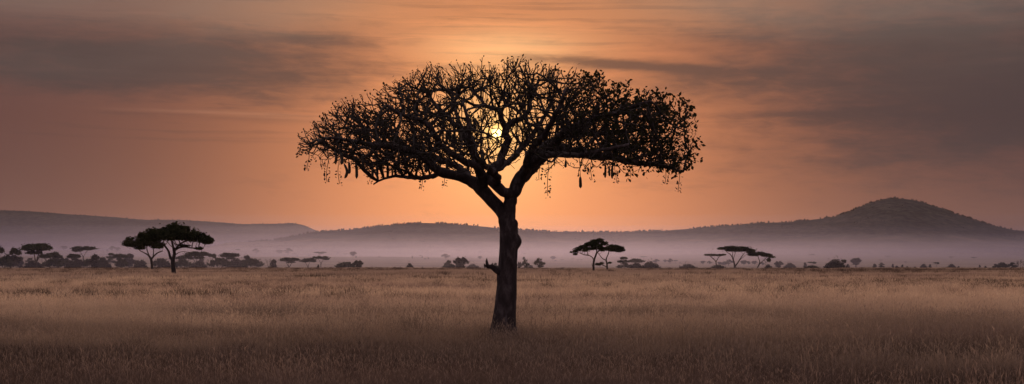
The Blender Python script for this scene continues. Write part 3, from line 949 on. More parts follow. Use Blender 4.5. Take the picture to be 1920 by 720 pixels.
PAIR2 = "two dark acacias standing close together right of the big tree"
Yr = ground_at(1113, 513)
px_tree("acacia_tree", "taller acacia with a leaning trunk and crown drooping left, left one of the close pair", "tree", PAIR2, 1113, 513, Yr,
  [[(1113.5, 513, 0, 2.3), (1113, 504, 0, 2), (1113, 494, 0, 1.8), (1114.5, 486, 0, 1.7), (1117.5, 478, 0, 1.5), (1119, 470, 0, 1.2), (1117, 462, 0, .9)],
   [(1114, 488, 0, 1.1), (1110, 482, .5, .9), (1104, 479, .8, .8), (1096, 478, 1, .6), (1088, 475, 1.2, .5), (1082, 472, 1.2, .4)],
   [(1118, 477, 0, 1), (1124, 468, .6, .8), (1130, 460, .9, .6)],
   [(1113, 503, 0, .8), (1110.6, 498, 0, .6), (1109.6, 494, 0, .4)]],
  [(1125, 452, 9, 5.5, 0, 1.1), (1114, 454, 9, 5.5, .5, 1.1), (1132, 457, 8, 5.5, 0, 1.1), (1104, 459, 10, 5.5, 0, 1), (1120, 461, 12, 6, -1, .9), (1118, 460, 11, 5.5, 1.5, .9), (1094, 464, 9, 5, .5, 1), (1109, 466, 11, 5, 0, 1), (1084, 468, 8, 4.5, .5, 1), (1077, 471.5, 6.5, 4, .5, 1), (1098, 470, 8, 4, -.5, 1), (1127, 466, 9, 4.5, 0, 1), (1079, 477, 5, 2.6, 0, 1), (1071, 473, 3, 2, .5, 1)],
  6000, 0.26, 21, 220, 0.45, 0.055, M_ALEAF, 0.38)
Yr2 = ground_at(1138.5, 510.5)
px_tree("acacia_tree", "acacia with an angular trunk and low leafy side branch, right of the close pair", "tree", PAIR2, 1138.5, 510.5, Yr2,
  [[(1139, 511, 0, 1.9), (1138.5, 503, 0, 1.5), (1138, 494, 0, 1.3), (1136.5, 488, 0, 1.2), (1138, 482, 0, 1.1), (1141, 475, 0, .9), (1142, 468, 0, .7)],
   [(1136.5, 488, 0, 1), (1130, 485, .4, .9), (1125, 479, .6, .7), (1121, 474, .8, .5)],
   [(1138, 501, 0, 1), (1132, 498, -.4, .8), (1126, 495, -.6, .6), (1121, 495, -.8, .5)],
   [(1138, 496, 0, .6), (1142, 493, 0, .4), (1145, 491, 0, .3)]],
  [(1144, 462, 8, 5, 0, 1.1), (1154, 463, 8, 5, .5, 1.1), (1163, 466, 8, 4.5, 0, 1), (1150, 469, 11, 5, -.8, .9), (1138, 467, 8, 5, .8, 1), (1168, 469.5, 5.5, 3.4, 0, 1), (1130, 469, 7, 4, .8, 1), (1160, 471, 7, 3.6, 0, 1), (1121, 496, 6, 3.4, -.8, 1), (1128, 494, 5, 3, -.6, 1), (1143, 493, 4.5, 2.2, 0, 1)],
  4600, 0.27, 33, 170, 0.45, 0.055, M_ALEAF, 0.38)

TRIO = "three umbrella acacias in a row on the right"
Yt = 680.0
px_tree("umbrella_acacia", "small slender umbrella acacia with wispy crown, leftmost of the three in a row", "tree", TRIO, 1342.5, 503, Yt,
  [[(1342.5, 504, 0, 1.2), (1342.5, 496, 0, 1), (1342.5, 488, 0, .9), (1337, 482, 0, .8), (1331, 477, 0, .6), (1327, 474, 0, .4)],
   [(1342.5, 488, 0, .8), (1346, 482, 0, .7), (1350, 477.5, 0, .5), (1357, 475, 0, .4)]],
  [(1328, 475.2, 8, 1.7, 0, 1), (1338, 475.6, 8, 2, 0, 1), (1349, 475.6, 8, 1.9, 0, 1), (1357, 474.8, 5, 1.3, 0, 1)],
  2200, 0.4, 41, 80, 1.0, 0.07, M_ALEAF, 0.35)
px_tree("umbrella_acacia", "tallest umbrella acacia, broad flat crown on a forked trunk, middle of the three", "tree", TRIO, 1378, 503.5, Yt,
  [[(1378, 504, 0, 1.8), (1377.5, 497, 0, 1.6), (1376, 488, 0, 1.3), (1373, 480, 0, 1.1), (1369, 474, 0, .8), (1362, 470, 0, .5)],
   [(1378, 499, 0, 1.4), (1382, 492, 0, 1.2), (1386, 486, 0, 1), (1391, 478, 0, .8), (1396, 472, 0, .5)],
   [(1375, 485, 0, .9), (1377, 477, 1, .6), (1379, 471, 1.5, .4)],
   [(1387, 484, 0, .7), (1393, 480, -1, .5), (1400, 474, -1.5, .4)],
   [(1373, 480, 0, .8), (1374, 472, -1, .5), (1371, 468, -1, .4)]],
  [(1357, 463.6, 13, 3, 0, 1), (1371, 463, 15, 4.6, 0, 1), (1391, 464, 16, 4.2, 0, 1), (1405, 467, 12, 3.2, 0, 1), (1380, 467, 22, 4, 0, .6), (1408, 470.5, 9, 3, 0, 1)],
  7500, 0.4, 43, 200, 1.0, 0.07, M_ALEAF, 0.36)
px_tree("umbrella_acacia", "lower umbrella acacia whose crown slopes down rightward, rightmost of the three", "tree", TRIO, 1419, 503.5, Yt,
  [[(1418.5, 504, 0, 1.4), (1421, 498, 0, 1.2), (1424, 492, 0, 1.1), (1424.5, 487, 0, .9), (1422, 481, 0, .7), (1421, 476, 0, .5)],
   [(1424, 491, 0, .9), (1430, 487, 0, .7), (1435, 482, 0, .5), (1440, 478, 0, .4)],
   [(1434, 484, 0, .5), (1436, 490, 0, .4), (1436, 497, 0, .3)]],
  [(1412, 475, 11, 4, 0, 1), (1425, 473.6, 11, 4.4, 0, 1), (1437, 476.5, 11, 3.8, 0, 1), (1448, 479.4, 6, 2, 0, 1), (1442, 485, 4, 6, 0, 1)],
  4800, 0.4, 47, 130, 1.0, 0.07, M_ALEAF, 0.36)

# ---- kinds that are copied: built once in metres about the origin, kept out of the scene until placed
def V3(*a): return Vector(a)
PROTO = {}
FULL = {"umbrella": 1.5, "umbrella_b": 1.5, "flat_top": 1.35, "layered": 1.4, "low_dome": 1.5}
def proto(kind, h, w, trunks, pads, nleaf, ls, leaf, seed, nbr=45, stp=0.6, tip=0.05, gap=0.38, nm="trunk"):
    pads = [((c[0], c[1], c[2]-rz*(FULL.get(kind, 1)-1)*0.7), rx, ry, rz*FULL.get(kind, 1)) for c, rx, ry, rz in pads]
    nleaf = int(nleaf*1.15); nbr = int(nbr*1.6)
    class _R: pass
    root = bpy.data.objects.new("proto", None)
    before = set(bpy.data.objects)
    COL.objects.link(root)
    tree_parts(root, (0, 0, 0), trunks, pads, nleaf, ls, M_ABARK, leaf, seed, nbr, stp, tip, 6, gap, nm)
    parts = [o for o in root.children]
    rec = []
    for o in parts:
        rec.append((o.name.split(".")[0], o.data))
        bpy.data.objects.remove(o)
    bpy.data.objects.remove(root)
    PROTO[kind] = (h, w, rec)

def tr(*pts): return [(Vector(p[:3]), p[3]) for p in pts]
# flat umbrella, two builds
proto("umbrella", 10, 16, [tr((0, 0, -.4, .4), (0, 0, 2, .3), (-.3, 0, 3.6, .26), (-2, .6, 6, .18), (-3.6, 1, 8, .1)), tr((-.1, 0, 3, .24), (1.6, -.5, 5.6, .18), (3.4, -1, 8, .1)), tr((0, 0, 3.3, .2), (.4, 1.4, 6, .14), (.5, 2.4, 8, .1))],
  [((-3.8, .6, 8.8), 4.2, 3.6, .9), ((3.6, -.6, 8.7), 4.3, 3.8, .9), ((0, 1.5, 9.0), 4.5, 4, 1.0), ((0, -2.6, 8.5), 4, 3, .8), ((-1.5, 0, 7.0), 3, 3, .6)], 3200, .5, M_ALEAF, 101, 70)
proto("umbrella_b", 10, 14, [tr((0, 0, -.4, .35), (.2, 0, 2.5, .28), (.8, .2, 5, .2), (2, .5, 7.6, .12)), tr((.3, 0, 3, .22), (-1, -.6, 5.2, .16), (-2.8, -1, 7.2, .1))],
  [((2.4, .4, 8.9), 4.4, 4, 1.1), ((-2.8, -.6, 8.2), 4, 3.6, .9), ((4.8, 1.4, 7.8), 2.2, 2.4, .6), ((0, 1.6, 8.8), 3, 3, .9)], 2700, .5, M_ALEAF, 103, 60)
# slim umbrella, one flat plate of leaves
proto("flat_top", 10, 10, [tr((0, 0, -.4, .22), (.1, 0, 3, .19), (0, 0, 5, .17), (-1, .2, 7, .1), (-2, .3, 8.4, .07)), tr((0, 0, 5, .14), (1, -.2, 7, .1), (2.2, -.3, 8.6, .06))],
  [((-2, .2, 8.9), 3, 2.8, .9), ((2, -.2, 9.1), 3, 2.8, .8), ((-2.8, 0, 8.0), 1.8, 1.8, .5)], 1900, .45, M_ALEAF, 107, 40)
# round-headed tree
proto("round", 9, 9, [tr((0, 0, -.4, .32), (0, 0, 1.6, .26), (-.8, .2, 3.4, .18), (-1.8, .4, 5.4, .1)), tr((0, 0, 1.6, .2), (.9, -.3, 3.6, .15), (1.7, -.6, 5.6, .09)), tr((0, 0, 1.8, .18), (.1, .8, 4, .12), (0, 1, 6, .08))],
  [((-1.8, .3, 5.6), 2.5, 2.4, 2.0), ((1.8, -.3, 5.8), 2.5, 2.4, 2.1), ((0, .4, 6.8), 2.6, 2.5, 2.1), ((0, -1.4, 5), 2.4, 2, 1.6), ((.2, 0, 3.2), 2.7, 2.4, 1.7)], 2600, .42, M_BLEAF, 109, 60)
proto("round_b", 9, 10, [tr((0, 0, -.4, .34), (.1, 0, 1.8, .28), (-1.2, .1, 3.8, .18), (-2.4, .2, 5.2, .1)), tr((.1, 0, 1.8, .24), (1.2, .2, 4, .15), (2.2, .3, 6.2, .09))],
  [((-2.6, .2, 5.0), 2.2, 2.2, 1.4), ((2.3, .2, 6.0), 2.5, 2.4, 1.7), ((.2, .2, 7.3), 2.6, 2.5, 1.6), ((3.8, -.8, 4.6), 1.3, 1.4, .9), ((-.5, -1.5, 5.5), 2, 1.8, 1.3), ((-.4, 0, 3.4), 2.8, 2.4, 1.5)], 2500, .42, M_ALEAF, 113, 60)
# layered acacia: shelves of leaf one above another
proto("layered", 9, 10, [tr((0, 0, -.4, .3), (0, 0, 3, .24), (.2, 0, 6, .14), (.3, 0, 8, .07))],
  [((.2, 0, 8.3), 2.4, 2.2, .7), ((-1.8, .4, 6.6), 2.8, 2.4, .6), ((2, -.4, 6.4), 2.6, 2.4, .6), ((-2.2, -.3, 4.0), 2.7, 2.4, .7), ((2.4, .5, 3.8), 2.5, 2.4, .7), ((0, -1.2, 5.2), 2.2, 2, .7)], 2300, .42, M_ALEAF, 127, 60, .6, .05)
# dense leafy column reaching the ground
proto("column", 8, 5, [tr((0, 0, -.4, .25), (0, 0, 2, .2), (.1, 0, 5, .12))],
  [((0, 0, 6.4), 1.7, 1.7, 1.5), ((-.5, .3, 4.4), 2.0, 1.9, 1.8), ((.7, -.3, 3.4), 1.8, 1.8, 1.7), ((-.2, 0, 1.7), 1.6, 1.6, 1.6)], 2000, .42, M_BLEAF, 131, 40, .5, .05, .3)
# broad dome bush, leaf to the ground
proto("dome", 6, 14, [tr((0, 0, -.4, .3), (0, 0, 1, .24), (-1.6, 0, 2.8, .14), (-3, .2, 3.8, .08)), tr((0, 0, .8, .2), (1.6, 0, 2.8, .14), (3.2, -.2, 3.8, .08))],
  [((-3.6, .3, 2.2), 3.4, 3, 2.4), ((3.6, -.3, 2.1), 3.4, 3, 2.3), ((0, .2, 3.1), 4.2, 3.4, 2.8), ((-1, -2.2, 2.4), 3.6, 2, 2), ((0, 0, 1.2), 6, 3, 1.6)], 4200, .45, M_BLEAF, 137, 50, .6, .05, .28)
# thin wide dome on many stems
proto("low_dome", 6, 14, [tr((0, 0, -.4, .26), (-.4, 0, 1.4, .2), (-2.2, 0, 3.2, .12), (-4, .2, 4, .08)), tr((0, 0, .2, .22), (1, .2, 2, .16), (3, 0, 3.6, .1), (4.6, 0, 3.8, .06)), tr((0, 0, .4, .2), (.2, -.5, 2.6, .14), (.4, -.8, 4.4, .08))],
  [((-3.8, 0, 4.0), 3.2, 2.8, 1.2), ((3.8, 0, 3.9), 3.2, 2.8, 1.2), ((0, .2, 5.0), 3.8, 3.2, 1.1), ((0, -1.6, 4.2), 4, 2.2, 1.2)], 2900, .45, M_ALEAF, 139, 60, .6, .05, .38)
# small low shrub
proto("shrub", 3, 5, [tr((0, 0, -.3, .12), (0, 0, .6, .1), (.4, 0, 1.6, .05))],
  [((-.9, 0, 1.0), 1.4, 1.3, 1.1), ((.8, 0, 1.2), 1.5, 1.4, 1.3), ((0, .2, 1.8), 1.1, 1.1, .9)], 900, .3, M_BLEAF, 149, 20, .3, .03, .28)
# leafless dead tree
proto("dead", 9, 9, [tr((0, 0, -.4, .28), (.1, 0, 2, .22), (-.4, 0, 4, .16), (-2, .3, 6.4, .09), (-3, .2, 8, .05)), tr((0, 0, 2.6, .18), (1.4, .2, 4.6, .13), (2.4, 0, 7, .08), (2.6, 0, 8.8, .05))],
  [((-2.6, 0, 6.8), 1.8, 1.8, 1.6), ((2.2, 0, 6.8), 1.9, 1.8, 2.0), ((0, 0, 6.5), 1.6, 1.6, 1.8)], 0, .4, M_ALEAF, 151, 34, .55, .10)
proto("dead_b", 9, 9, [tr((0, 0, -.4, .25), (0, 0, 1.2, .2), (-1.6, 0, 3.4, .13), (-2.6, 0, 6, .07)), tr((0, 0, .9, .2), (.9, 0, 3.4, .14), (1.6, 0, 6.8, .07)), tr((0, 0, 1, .2), (-.2, .4, 4, .12), (-.4, .6, 8, .06))],
  [((-2.6, 0, 5.6), 1.8, 1.6, 2.4), ((1.8, 0, 6), 2.0, 1.6, 2.6), ((-.4, 0, 7), 1.8, 1.6, 1.8), ((3.2, 0, 5), 1.2, 1.2, 2)], 0, .4, M_ALEAF, 157, 90, .5, .13)

prnd = random.Random(5)
def place(kind, px, top, w, base, Y, name, label, group=None, cat="tree", tilt=0.0):
    if Y is None: Y = ground_at(px, base)
    h0, w0, rec = PROTO[kind]
    X = (px-960)/F*Y
    z = gz(X, Y)
    ztop = CAMH + (HZ-top)/F*Y
    sz = max(0.3, ztop - z)/h0
    sx = w/F*Y/w0
    r = thing(name, (X, Y, z), label, cat, group)
    r.scale = (sx, sx, sz)
    r.rotation_euler = (0, tilt, prnd.choice((0, math.pi)) + prnd.gauss(0, .35))
    for pn, me in rec:
        o = bpy.data.objects.new(pn, me); COL.objects.link(o); o.parent = r
    return r
# ------------------------------------------------------------------ every far tree and bush, one by one
GL = "trees of the hazy wood along the left edge of the grass"
A = "acacia_tree"; U = "umbrella_acacia"; B = "bush"; N = "tree"
# left wood: kind, px, top row, width, base row or None, distance, name, label
for rec in [
 ("umbrella_b", -2, 460, 22, None, 800, U, "flat-topped acacia cut off by the left edge of the photo"),
 ("umbrella", 68, 456.5, 84, None, 730, U, "widest umbrella acacia in the left wood, its flat layered crown above the others"),
 ("umbrella_b", 30, 465, 22, None, 790, U, "small flat crown poking out at the left end of the widest umbrella acacia"),
 ("round", 20, 475, 44, None, 800, N, "rounded pale tree below and left of the widest umbrella acacia"),
 ("column", 38, 481, 15, 504, None, N, "dark upright tree in front of the left half of the widest umbrella acacia"),
 ("layered", 56, 484, 20, 503.6, None, N, "dark leaning leafy tree under the middle of the widest umbrella acacia"),
 ("dead", 82, 484, 20, 504, None, "dead_tree", "thin bare-stemmed tree under the right half of the widest umbrella acacia"),
 ("umbrella_b", 92, 474, 44, None, 830, U, "pale acacia directly behind the right end of the widest umbrella acacia"),
 ("flat_top", 104, 472, 13, None, 900, U, "tiny pale flat crown just right of the widest umbrella acacia"),
 ("round_b", 110, 478, 40, None, 840, A, "broad pale tree behind the dark round tree, between the two umbrella acacias on the left"),
 ("round", 121, 482, 24, 502.6, None, N, "dark round tree on one thin stem midway between the two umbrella acacias on the left"),
 ("umbrella", 138, 476, 30, None, 820, A, "flat acacia just left of the slim umbrella acacia with the single plate crown"),
 ("flat_top", 156, 461.5, 46, 503, None, U, "slim umbrella acacia with one thick flat plate of leaves on a forked thin trunk"),
 ("round", 147, 484, 22, None, 790, N, "bushy tree crossing the left side of the slim plate-crowned acacia's trunk"),
 ("column", 178, 477, 22, None, 740, N, "dark dense tree right beside the slim plate-crowned acacia"),
 ("round_b", 190, 482, 30, None, 850, N, "pale tree between the dark dense tree and the shelf-crowned tree on the left"),
 ("layered", 208, 474.5, 24, 503, None, A, "dark tree with shelves of leaf, right of the slim plate-crowned acacia"),
 ("umbrella", 226, 476, 30, None, 860, A, "pale flat acacia left of the lower acacia of the dark pair"),
 ("column", 243, 475.5, 22, 503, None, N, "dark leafy tree under the left end of the dark pair's joined crown"),
 ("round", 262, 486, 28, None, 850, N, "hazy tree just left of the thin forked trunk of the dark pair"),
 ("low_dome", 301, 485, 34, None, 840, B, "hazy low tree seen between the two trunks of the dark pair"),
 ("umbrella_b", 345, 478, 34, None, 860, A, "hazy acacia right behind the stout trunk of the dark pair"),
 ("umbrella", 369, 471.5, 50, None, 830, A, "tall broad hazy acacia under the right tip of the dark pair's joined crown"),
 ("column", 378, 484, 12, 503, None, N, "dark narrow tree in front of the tall broad hazy acacia"),
 ("flat_top", 397, 475.5, 18, None, 850, U, "flat crown just right of the tall broad hazy acacia"),
 ("flat_top", 408.5, 494, 11, 503, None, U, "tiny dark umbrella acacia before the long hazy dome of trees"),
 ("low_dome", 412, 484, 48, None, 780, A, "left end of the long hazy dome of trees, behind the tiny dark umbrella acacia"),
 ("umbrella", 430, 474, 44, None, 860, U, "pale flat-topped acacia showing above the long hazy dome of trees"),
 ("dome", 445, 484, 44, None, 800, B, "middle of the long hazy dome of trees, dense to the ground"),
 ("round_b", 462, 478, 26, None, 850, A, "pale uneven crown above the right half of the long hazy dome of trees"),
 ("low_dome", 474, 485.5, 40, None, 770, A, "right end of the long hazy dome of trees, sloping down to the bare dead tree"),
 ("dome", 440, 493.5, 40, None, 760, B, "low scrub in front of the long hazy dome of trees"),
 ("low_dome", 8, 483, 40, None, 770, B, "hazy thick bush filling the left end of the wood"),
 ("dome", 62, 488, 40, None, 800, B, "thick hazy bush beneath the left half of the widest umbrella acacia"),
 ("low_dome", 98, 487, 40, None, 780, B, "thick hazy bush beneath the right tip of the widest umbrella acacia"),
 ("dome", 136, 488, 36, None, 770, B, "thick hazy bush between the dark round tree and the slim plate-crowned acacia"),
 ("low_dome", 168, 486, 36, None, 800, B, "thick hazy bush at the foot of the slim plate-crowned acacia, its right side"),
 ("dome", 197, 488, 34, None, 780, B, "thick hazy bush left of the shelf-crowned tree"),
 ("low_dome", 228, 486.5, 36, None, 790, B, "thick hazy bush between the shelf-crowned tree and the dark pair"),
 ("dome", 262, 491, 34, None, 770, B, "thick hazy bush left of the thin forked trunk of the dark pair"),
 ("dome", 308, 490, 36, None, 770, B, "thick hazy bush just left of the stout trunk of the dark pair"),
 ("low_dome", 342, 487, 36, None, 780, B, "thick hazy bush just right of the stout trunk of the dark pair"),
 ("dome", 372, 489, 40, None, 790, B, "thick hazy bush beneath the tall broad hazy acacia"),
 ("dead", 503, 481, 16, None, 780, "dead_tree", "bare dead tree with two upright limbs right of the long hazy dome of trees"),
 ("column", 513, 486.5, 15, None, 735, N, "dark stump-like leafy column beside the bare dead tree on the left"),
 ("shrub", 504, 498.5, 14, None, 735, B, "low dark shrub at the foot of the bare dead tree on the left"),
 ("umbrella", 542, 483, 42, None, 780, U, "flat umbrella acacia right of the dark leafy column"),
 ("umbrella_b", 577, 484, 36, None, 790, U, "flat umbrella acacia with a leaning fork, second to the right of the dark leafy column"),
 ("flat_top", 602, 480, 34, None, 830, U, "tall pale thin-stemmed acacia, third to the right of the dark leafy column"),
 ("shrub", 596.5, 494, 6, None, 730, B, "tiny dark shrub at the foot of the tall pale thin-stemmed acacia"),
 ("low_dome", 650, 491.5, 42, None, 770, B, "low wide grey bush left of the small dark round tree"),
 ("flat_top", 636, 494, 8, None, 735, N, "tiny dark tree in front of the low wide grey bush"),
 ("round", 671.5, 486.5, 21, None, 725, N, "small dark round tree alone at the grass edge, left of the big tree"),
 ("dome", 768, 493, 16, None, 730, B, "small dark domed bush alone at the grass edge, midway to the big tree"),
]:
    rec = list(rec); rec[5] = rec[5]*1.13 if rec[5] and rec[0] not in ('shrub', 'dead') and rec[1] < 610 else rec[5]
    place(*rec[:8], GL, "bush" if rec[6] == B else ("dead tree" if rec[6] == "dead_tree" else "tree"))

GS = "low shrubs along the grass edge left of the big tree"
for px, top, w, lb in [(705, 499, 6, "pale little shrub at the grass edge, first right of the small dark round tree"), (727, 500, 8, "flat little shrub at the grass edge, second right of the small dark round tree"), (740, 499, 7, "little shrub at the grass edge, third right of the small dark round tree"), (751, 499, 8, "little shrub touching the left side of the small domed bush"), (620, 499.6, 10, "little shrub at the grass edge left of the low wide grey bush"), (792, 498.6, 3, "thin upright sprig at the grass edge right of the small domed bush"), (813, 499.4, 4, "thin sprig at the grass edge left of the round trees beside the big tree")]:
    place("shrub", px, top, w, None, 745, "shrub", lb, GS, "shrub")

GF = "small far trees on the misty plain to the left"
for kind, px, top, w, base, name, lb in [
 ("round", 120, 460, 14, 469, N, "far pale round tree on the misty plain between the two left umbrella acacias"),
 ("flat_top", 186, 465, 13, 470, U, "far pale flat tree on the misty plain right of the slim plate-crowned acacia"),
 ("shrub", 201, 467.5, 6, 471, B, "far pale shrub between the flat and the round far trees on the left"),
 ("round_b", 210, 461, 14, 471, N, "far pale round tree above the shelf-crowned tree on the left"),
 ("round", 221, 463, 12, 472, N, "far pale tree next to the joined crown of the dark pair, its left neighbour"),
 ("flat_top", 446, 467, 10, 476, N, "very faint tree above the long hazy dome of trees"),
 ("round_b", 480.5, 465.5, 14, 477, N, "far pale single tree right of the long hazy dome, its stem showing"),
 ("round", 524, 468, 16, 477, N, "left one of two far round trees side by side on the bright misty plain"),
 ("round_b", 540, 465, 18, 478, N, "right, taller one of two far round trees side by side on the misty plain"),
 ("flat_top", 552, 474.5, 9, 479, U, "tiny far flat tree right of the two far round trees"),
 ("shrub", 557.5, 478, 4, 481, B, "tiny far shrub under the tiny far flat tree"),
 ("shrub", 579, 477, 3, 480, B, "tiny far shrub left of the far flat double tree"),
 ("umbrella", 600, 472, 26, 482, U, "far flat double tree above the tall pale thin-stemmed acacia"),
 ("column", 633.5, 472, 3, 476, B, "tiny far sprig between the far flat double tree and the far round tree"),
 ("flat_top", 648, 475, 10, 481, U, "small far flat tree left of the far round tree over the small dark one"),
 ("round", 662, 471, 15, 482, N, "far round tree over the small dark round tree at the grass edge"),
 ("column", 667.5, 479.5, 3, 484, B, "tiny dark sprig straight over the small dark round tree"),
 ("shrub", 711, 479.5, 4, 482.5, B, "lone tiny far shrub on the bright misty plain"),
 ("column", 773, 479.5, 3.4, 485.5, B, "tiny far upright shrub above the small domed bush"),
 ("flat_top", 788, 478.5, 6, 483.5, U, "tiny far flat tree, left one of two over the small domed bush's right"),
 ("shrub", 791.5, 479.5, 4, 484.5, B, "tiny far shrub, right one of two over the small domed bush's right"),
 ("shrub", 797, 484, 6, 486.5, B, "tiny far low shrub right of the tiny far flat tree"),
 ("column", 803, 482.5, 3, 486, B, "tiny far sprig left of the pale trees beside the big tree"),
 ("flat_top", 827, 469.5, 9, 474, U, "very faint flat tree on the mist left of the big tree, left one of two"),
 ("flat_top", 860, 468.5, 11, 472.5, U, "very faint flat tree on the mist left of the big tree, right one of two"),
 ("flat_top", 901, 472, 8, 477, U, "very faint flat tree just left of the big trunk"),
 ("round_b", 836, 475.5, 18, 486, N, "pale feathery tree above the round trees left of the big trunk"),
 ("round", 900, 479.5, 9, 487, N, "small pale tree above the broken dead branch of the big tree"),
]:
    place(kind, px, top, w, base, None, name, lb, GF, "bush" if name == B else "tree")

GM = "hazy trees at the grass edge around the big trunk"
for kind, px, top, w, Y, name, lb in [
 ("round", 864, 480, 31, 790, N, "large hazy round tree left of the big trunk"),
 ("round_b", 842, 487.5, 20, 840, N, "thin branchy tree left of the large hazy round tree"),
 ("low_dome", 843, 495, 28, 850, B, "low pale bush under the thin branchy tree"),
 ("dome", 887, 494.5, 30, 880, B, "pale low bush sloping away right of the large hazy round tree"),
 ("round_b", 930, 492.5, 13, 770, N, "small tree seen between the broken dead branch and the big trunk"),
 ("round", 974, 489.5, 10, 800, N, "small hazy tree touching the right side of the big trunk"),
 ("round_b", 986, 485.5, 17, 770, N, "small round tree on a thin stem, second right of the big trunk"),
 ("flat_top", 982, 481.5, 5, 1100, N, "thin pale stem tree behind the second tree right of the big trunk"),
 ("shrub", 996, 495, 14, 850, B, "pale low shrub between the two small round trees right of the big trunk"),
 ("round_b", 1012, 483.5, 24, 745, N, "darker spreading tree, third right of the big trunk"),
]:
    place(kind, px, top, w, None, Y, name, lb, GM, "bush" if name == B else "tree")

GR = "far faint trees right of the big trunk"
for kind, px, top, w, base, name, lb in [
 ("flat_top", 983, 474, 8, 480, U, "very faint flat tree just right of the big trunk"),
 ("round", 1037, 479.5, 11, 489, N, "far pale round tree between the big trunk and the right pair of acacias"),
 ("shrub", 1041.5, 487.5, 6, 490, B, "far low shrub at the foot of the far pale round tree"),
 ("flat_top", 1054, 486.3, 8, 489.5, U, "first of four tiny far trees left of the right pair"),
 ("flat_top", 1073, 485, 7, 489.5, U, "second and largest of four tiny far trees left of the right pair"),
 ("flat_top", 1083, 486.5, 5, 490, U, "third of four tiny far trees left of the right pair"),
 ("flat_top", 1090, 486.5, 5, 490, U, "last of four tiny far trees, nearest the right pair"),
 ("flat_top", 1207, 480.5, 12, 487, U, "far thin flat tree above the hazy thicket right of the right pair"),
 ("round_b", 1230, 485.5, 14, 494, N, "far pale round tree over the right end of the hazy thicket"),
 ("round", 1247, 486, 8, 493, N, "far pale tree, left one of a group of three beyond the thicket"),
 ("round_b", 1256, 484.5, 12, 494.5, N, "far pale tree, middle and tallest of a group of three beyond the thicket"),
 ("flat_top", 1267, 487.5, 8, 495, N, "far pale tree, right one of a group of three beyond the thicket"),
 ("shrub", 1275, 491.5, 3, 494, B, "tiny far shrub left of the smooth low mound bush"),
 ("round", 1318, 488.5, 11, 496, N, "far pale round tree left of the slender umbrella acacia, farther one"),
 ("round_b", 1330.5, 489, 11, 496, N, "far pale round tree left of the slender umbrella acacia, nearer one"),
 ("round", 1349, 490.5, 9, 497, N, "small far tree just right of the slender umbrella acacia's trunk"),
 ("round_b", 1366, 486.5, 20, 498, N, "far wide tree between the slender and the tallest umbrella acacia"),
 ("dome", 1357, 490.5, 12, 497, N, "far low tree touching the far wide tree between the umbrella acacias"),
 ("round", 1395, 487.5, 16, 497.5, N, "far tree just right of the tallest umbrella acacia's trunk"),
 ("round_b", 1404, 489.5, 9, 497, N, "far small tree midway between the tallest and the sloping umbrella acacia"),
 ("round", 1414.5, 488.5, 12, 497.5, N, "far tree just left of the sloping umbrella acacia's trunk"),
 ("round_b", 1430, 491.5, 9, 498, N, "far tree just right of the sloping umbrella acacia's trunk"),
]:
    place(kind, px, top, w, base, None, name, lb, GR, "bush" if name == B else "tree")

GT = "hazy thicket and bushes at the grass edge on the right"
for kind, px, top, w, Y, name, lb in [
 ("layered", 1170, 481.5, 32, 800, A, "hazy acacia with shelves of leaf just right of the right pair"),
 ("umbrella_b", 1195, 485, 32, 900, A, "pale crown rising behind the middle of the hazy thicket"),
 ("dome", 1192, 491.5, 34, 790, B, "dark low bush in the middle of the hazy thicket"),
 ("dome", 1220, 489.5, 42, 800, B, "broad domed bush at the right end of the hazy thicket"),
 ("dome", 1289, 494.6, 44, 800, B, "smooth low mound bush alone right of the hazy thicket"),
 ("low_dome", 1347, 496.5, 28, 800, B, "thin low bush behind the slender umbrella acacia's foot"),
 ("dome", 1441, 495.5, 19, 770, B, "low dark bush right of the sloping umbrella acacia"),
]:
    place(kind, px, top, w, None, Y, name, lb, GT, "bush" if name == B else "tree")

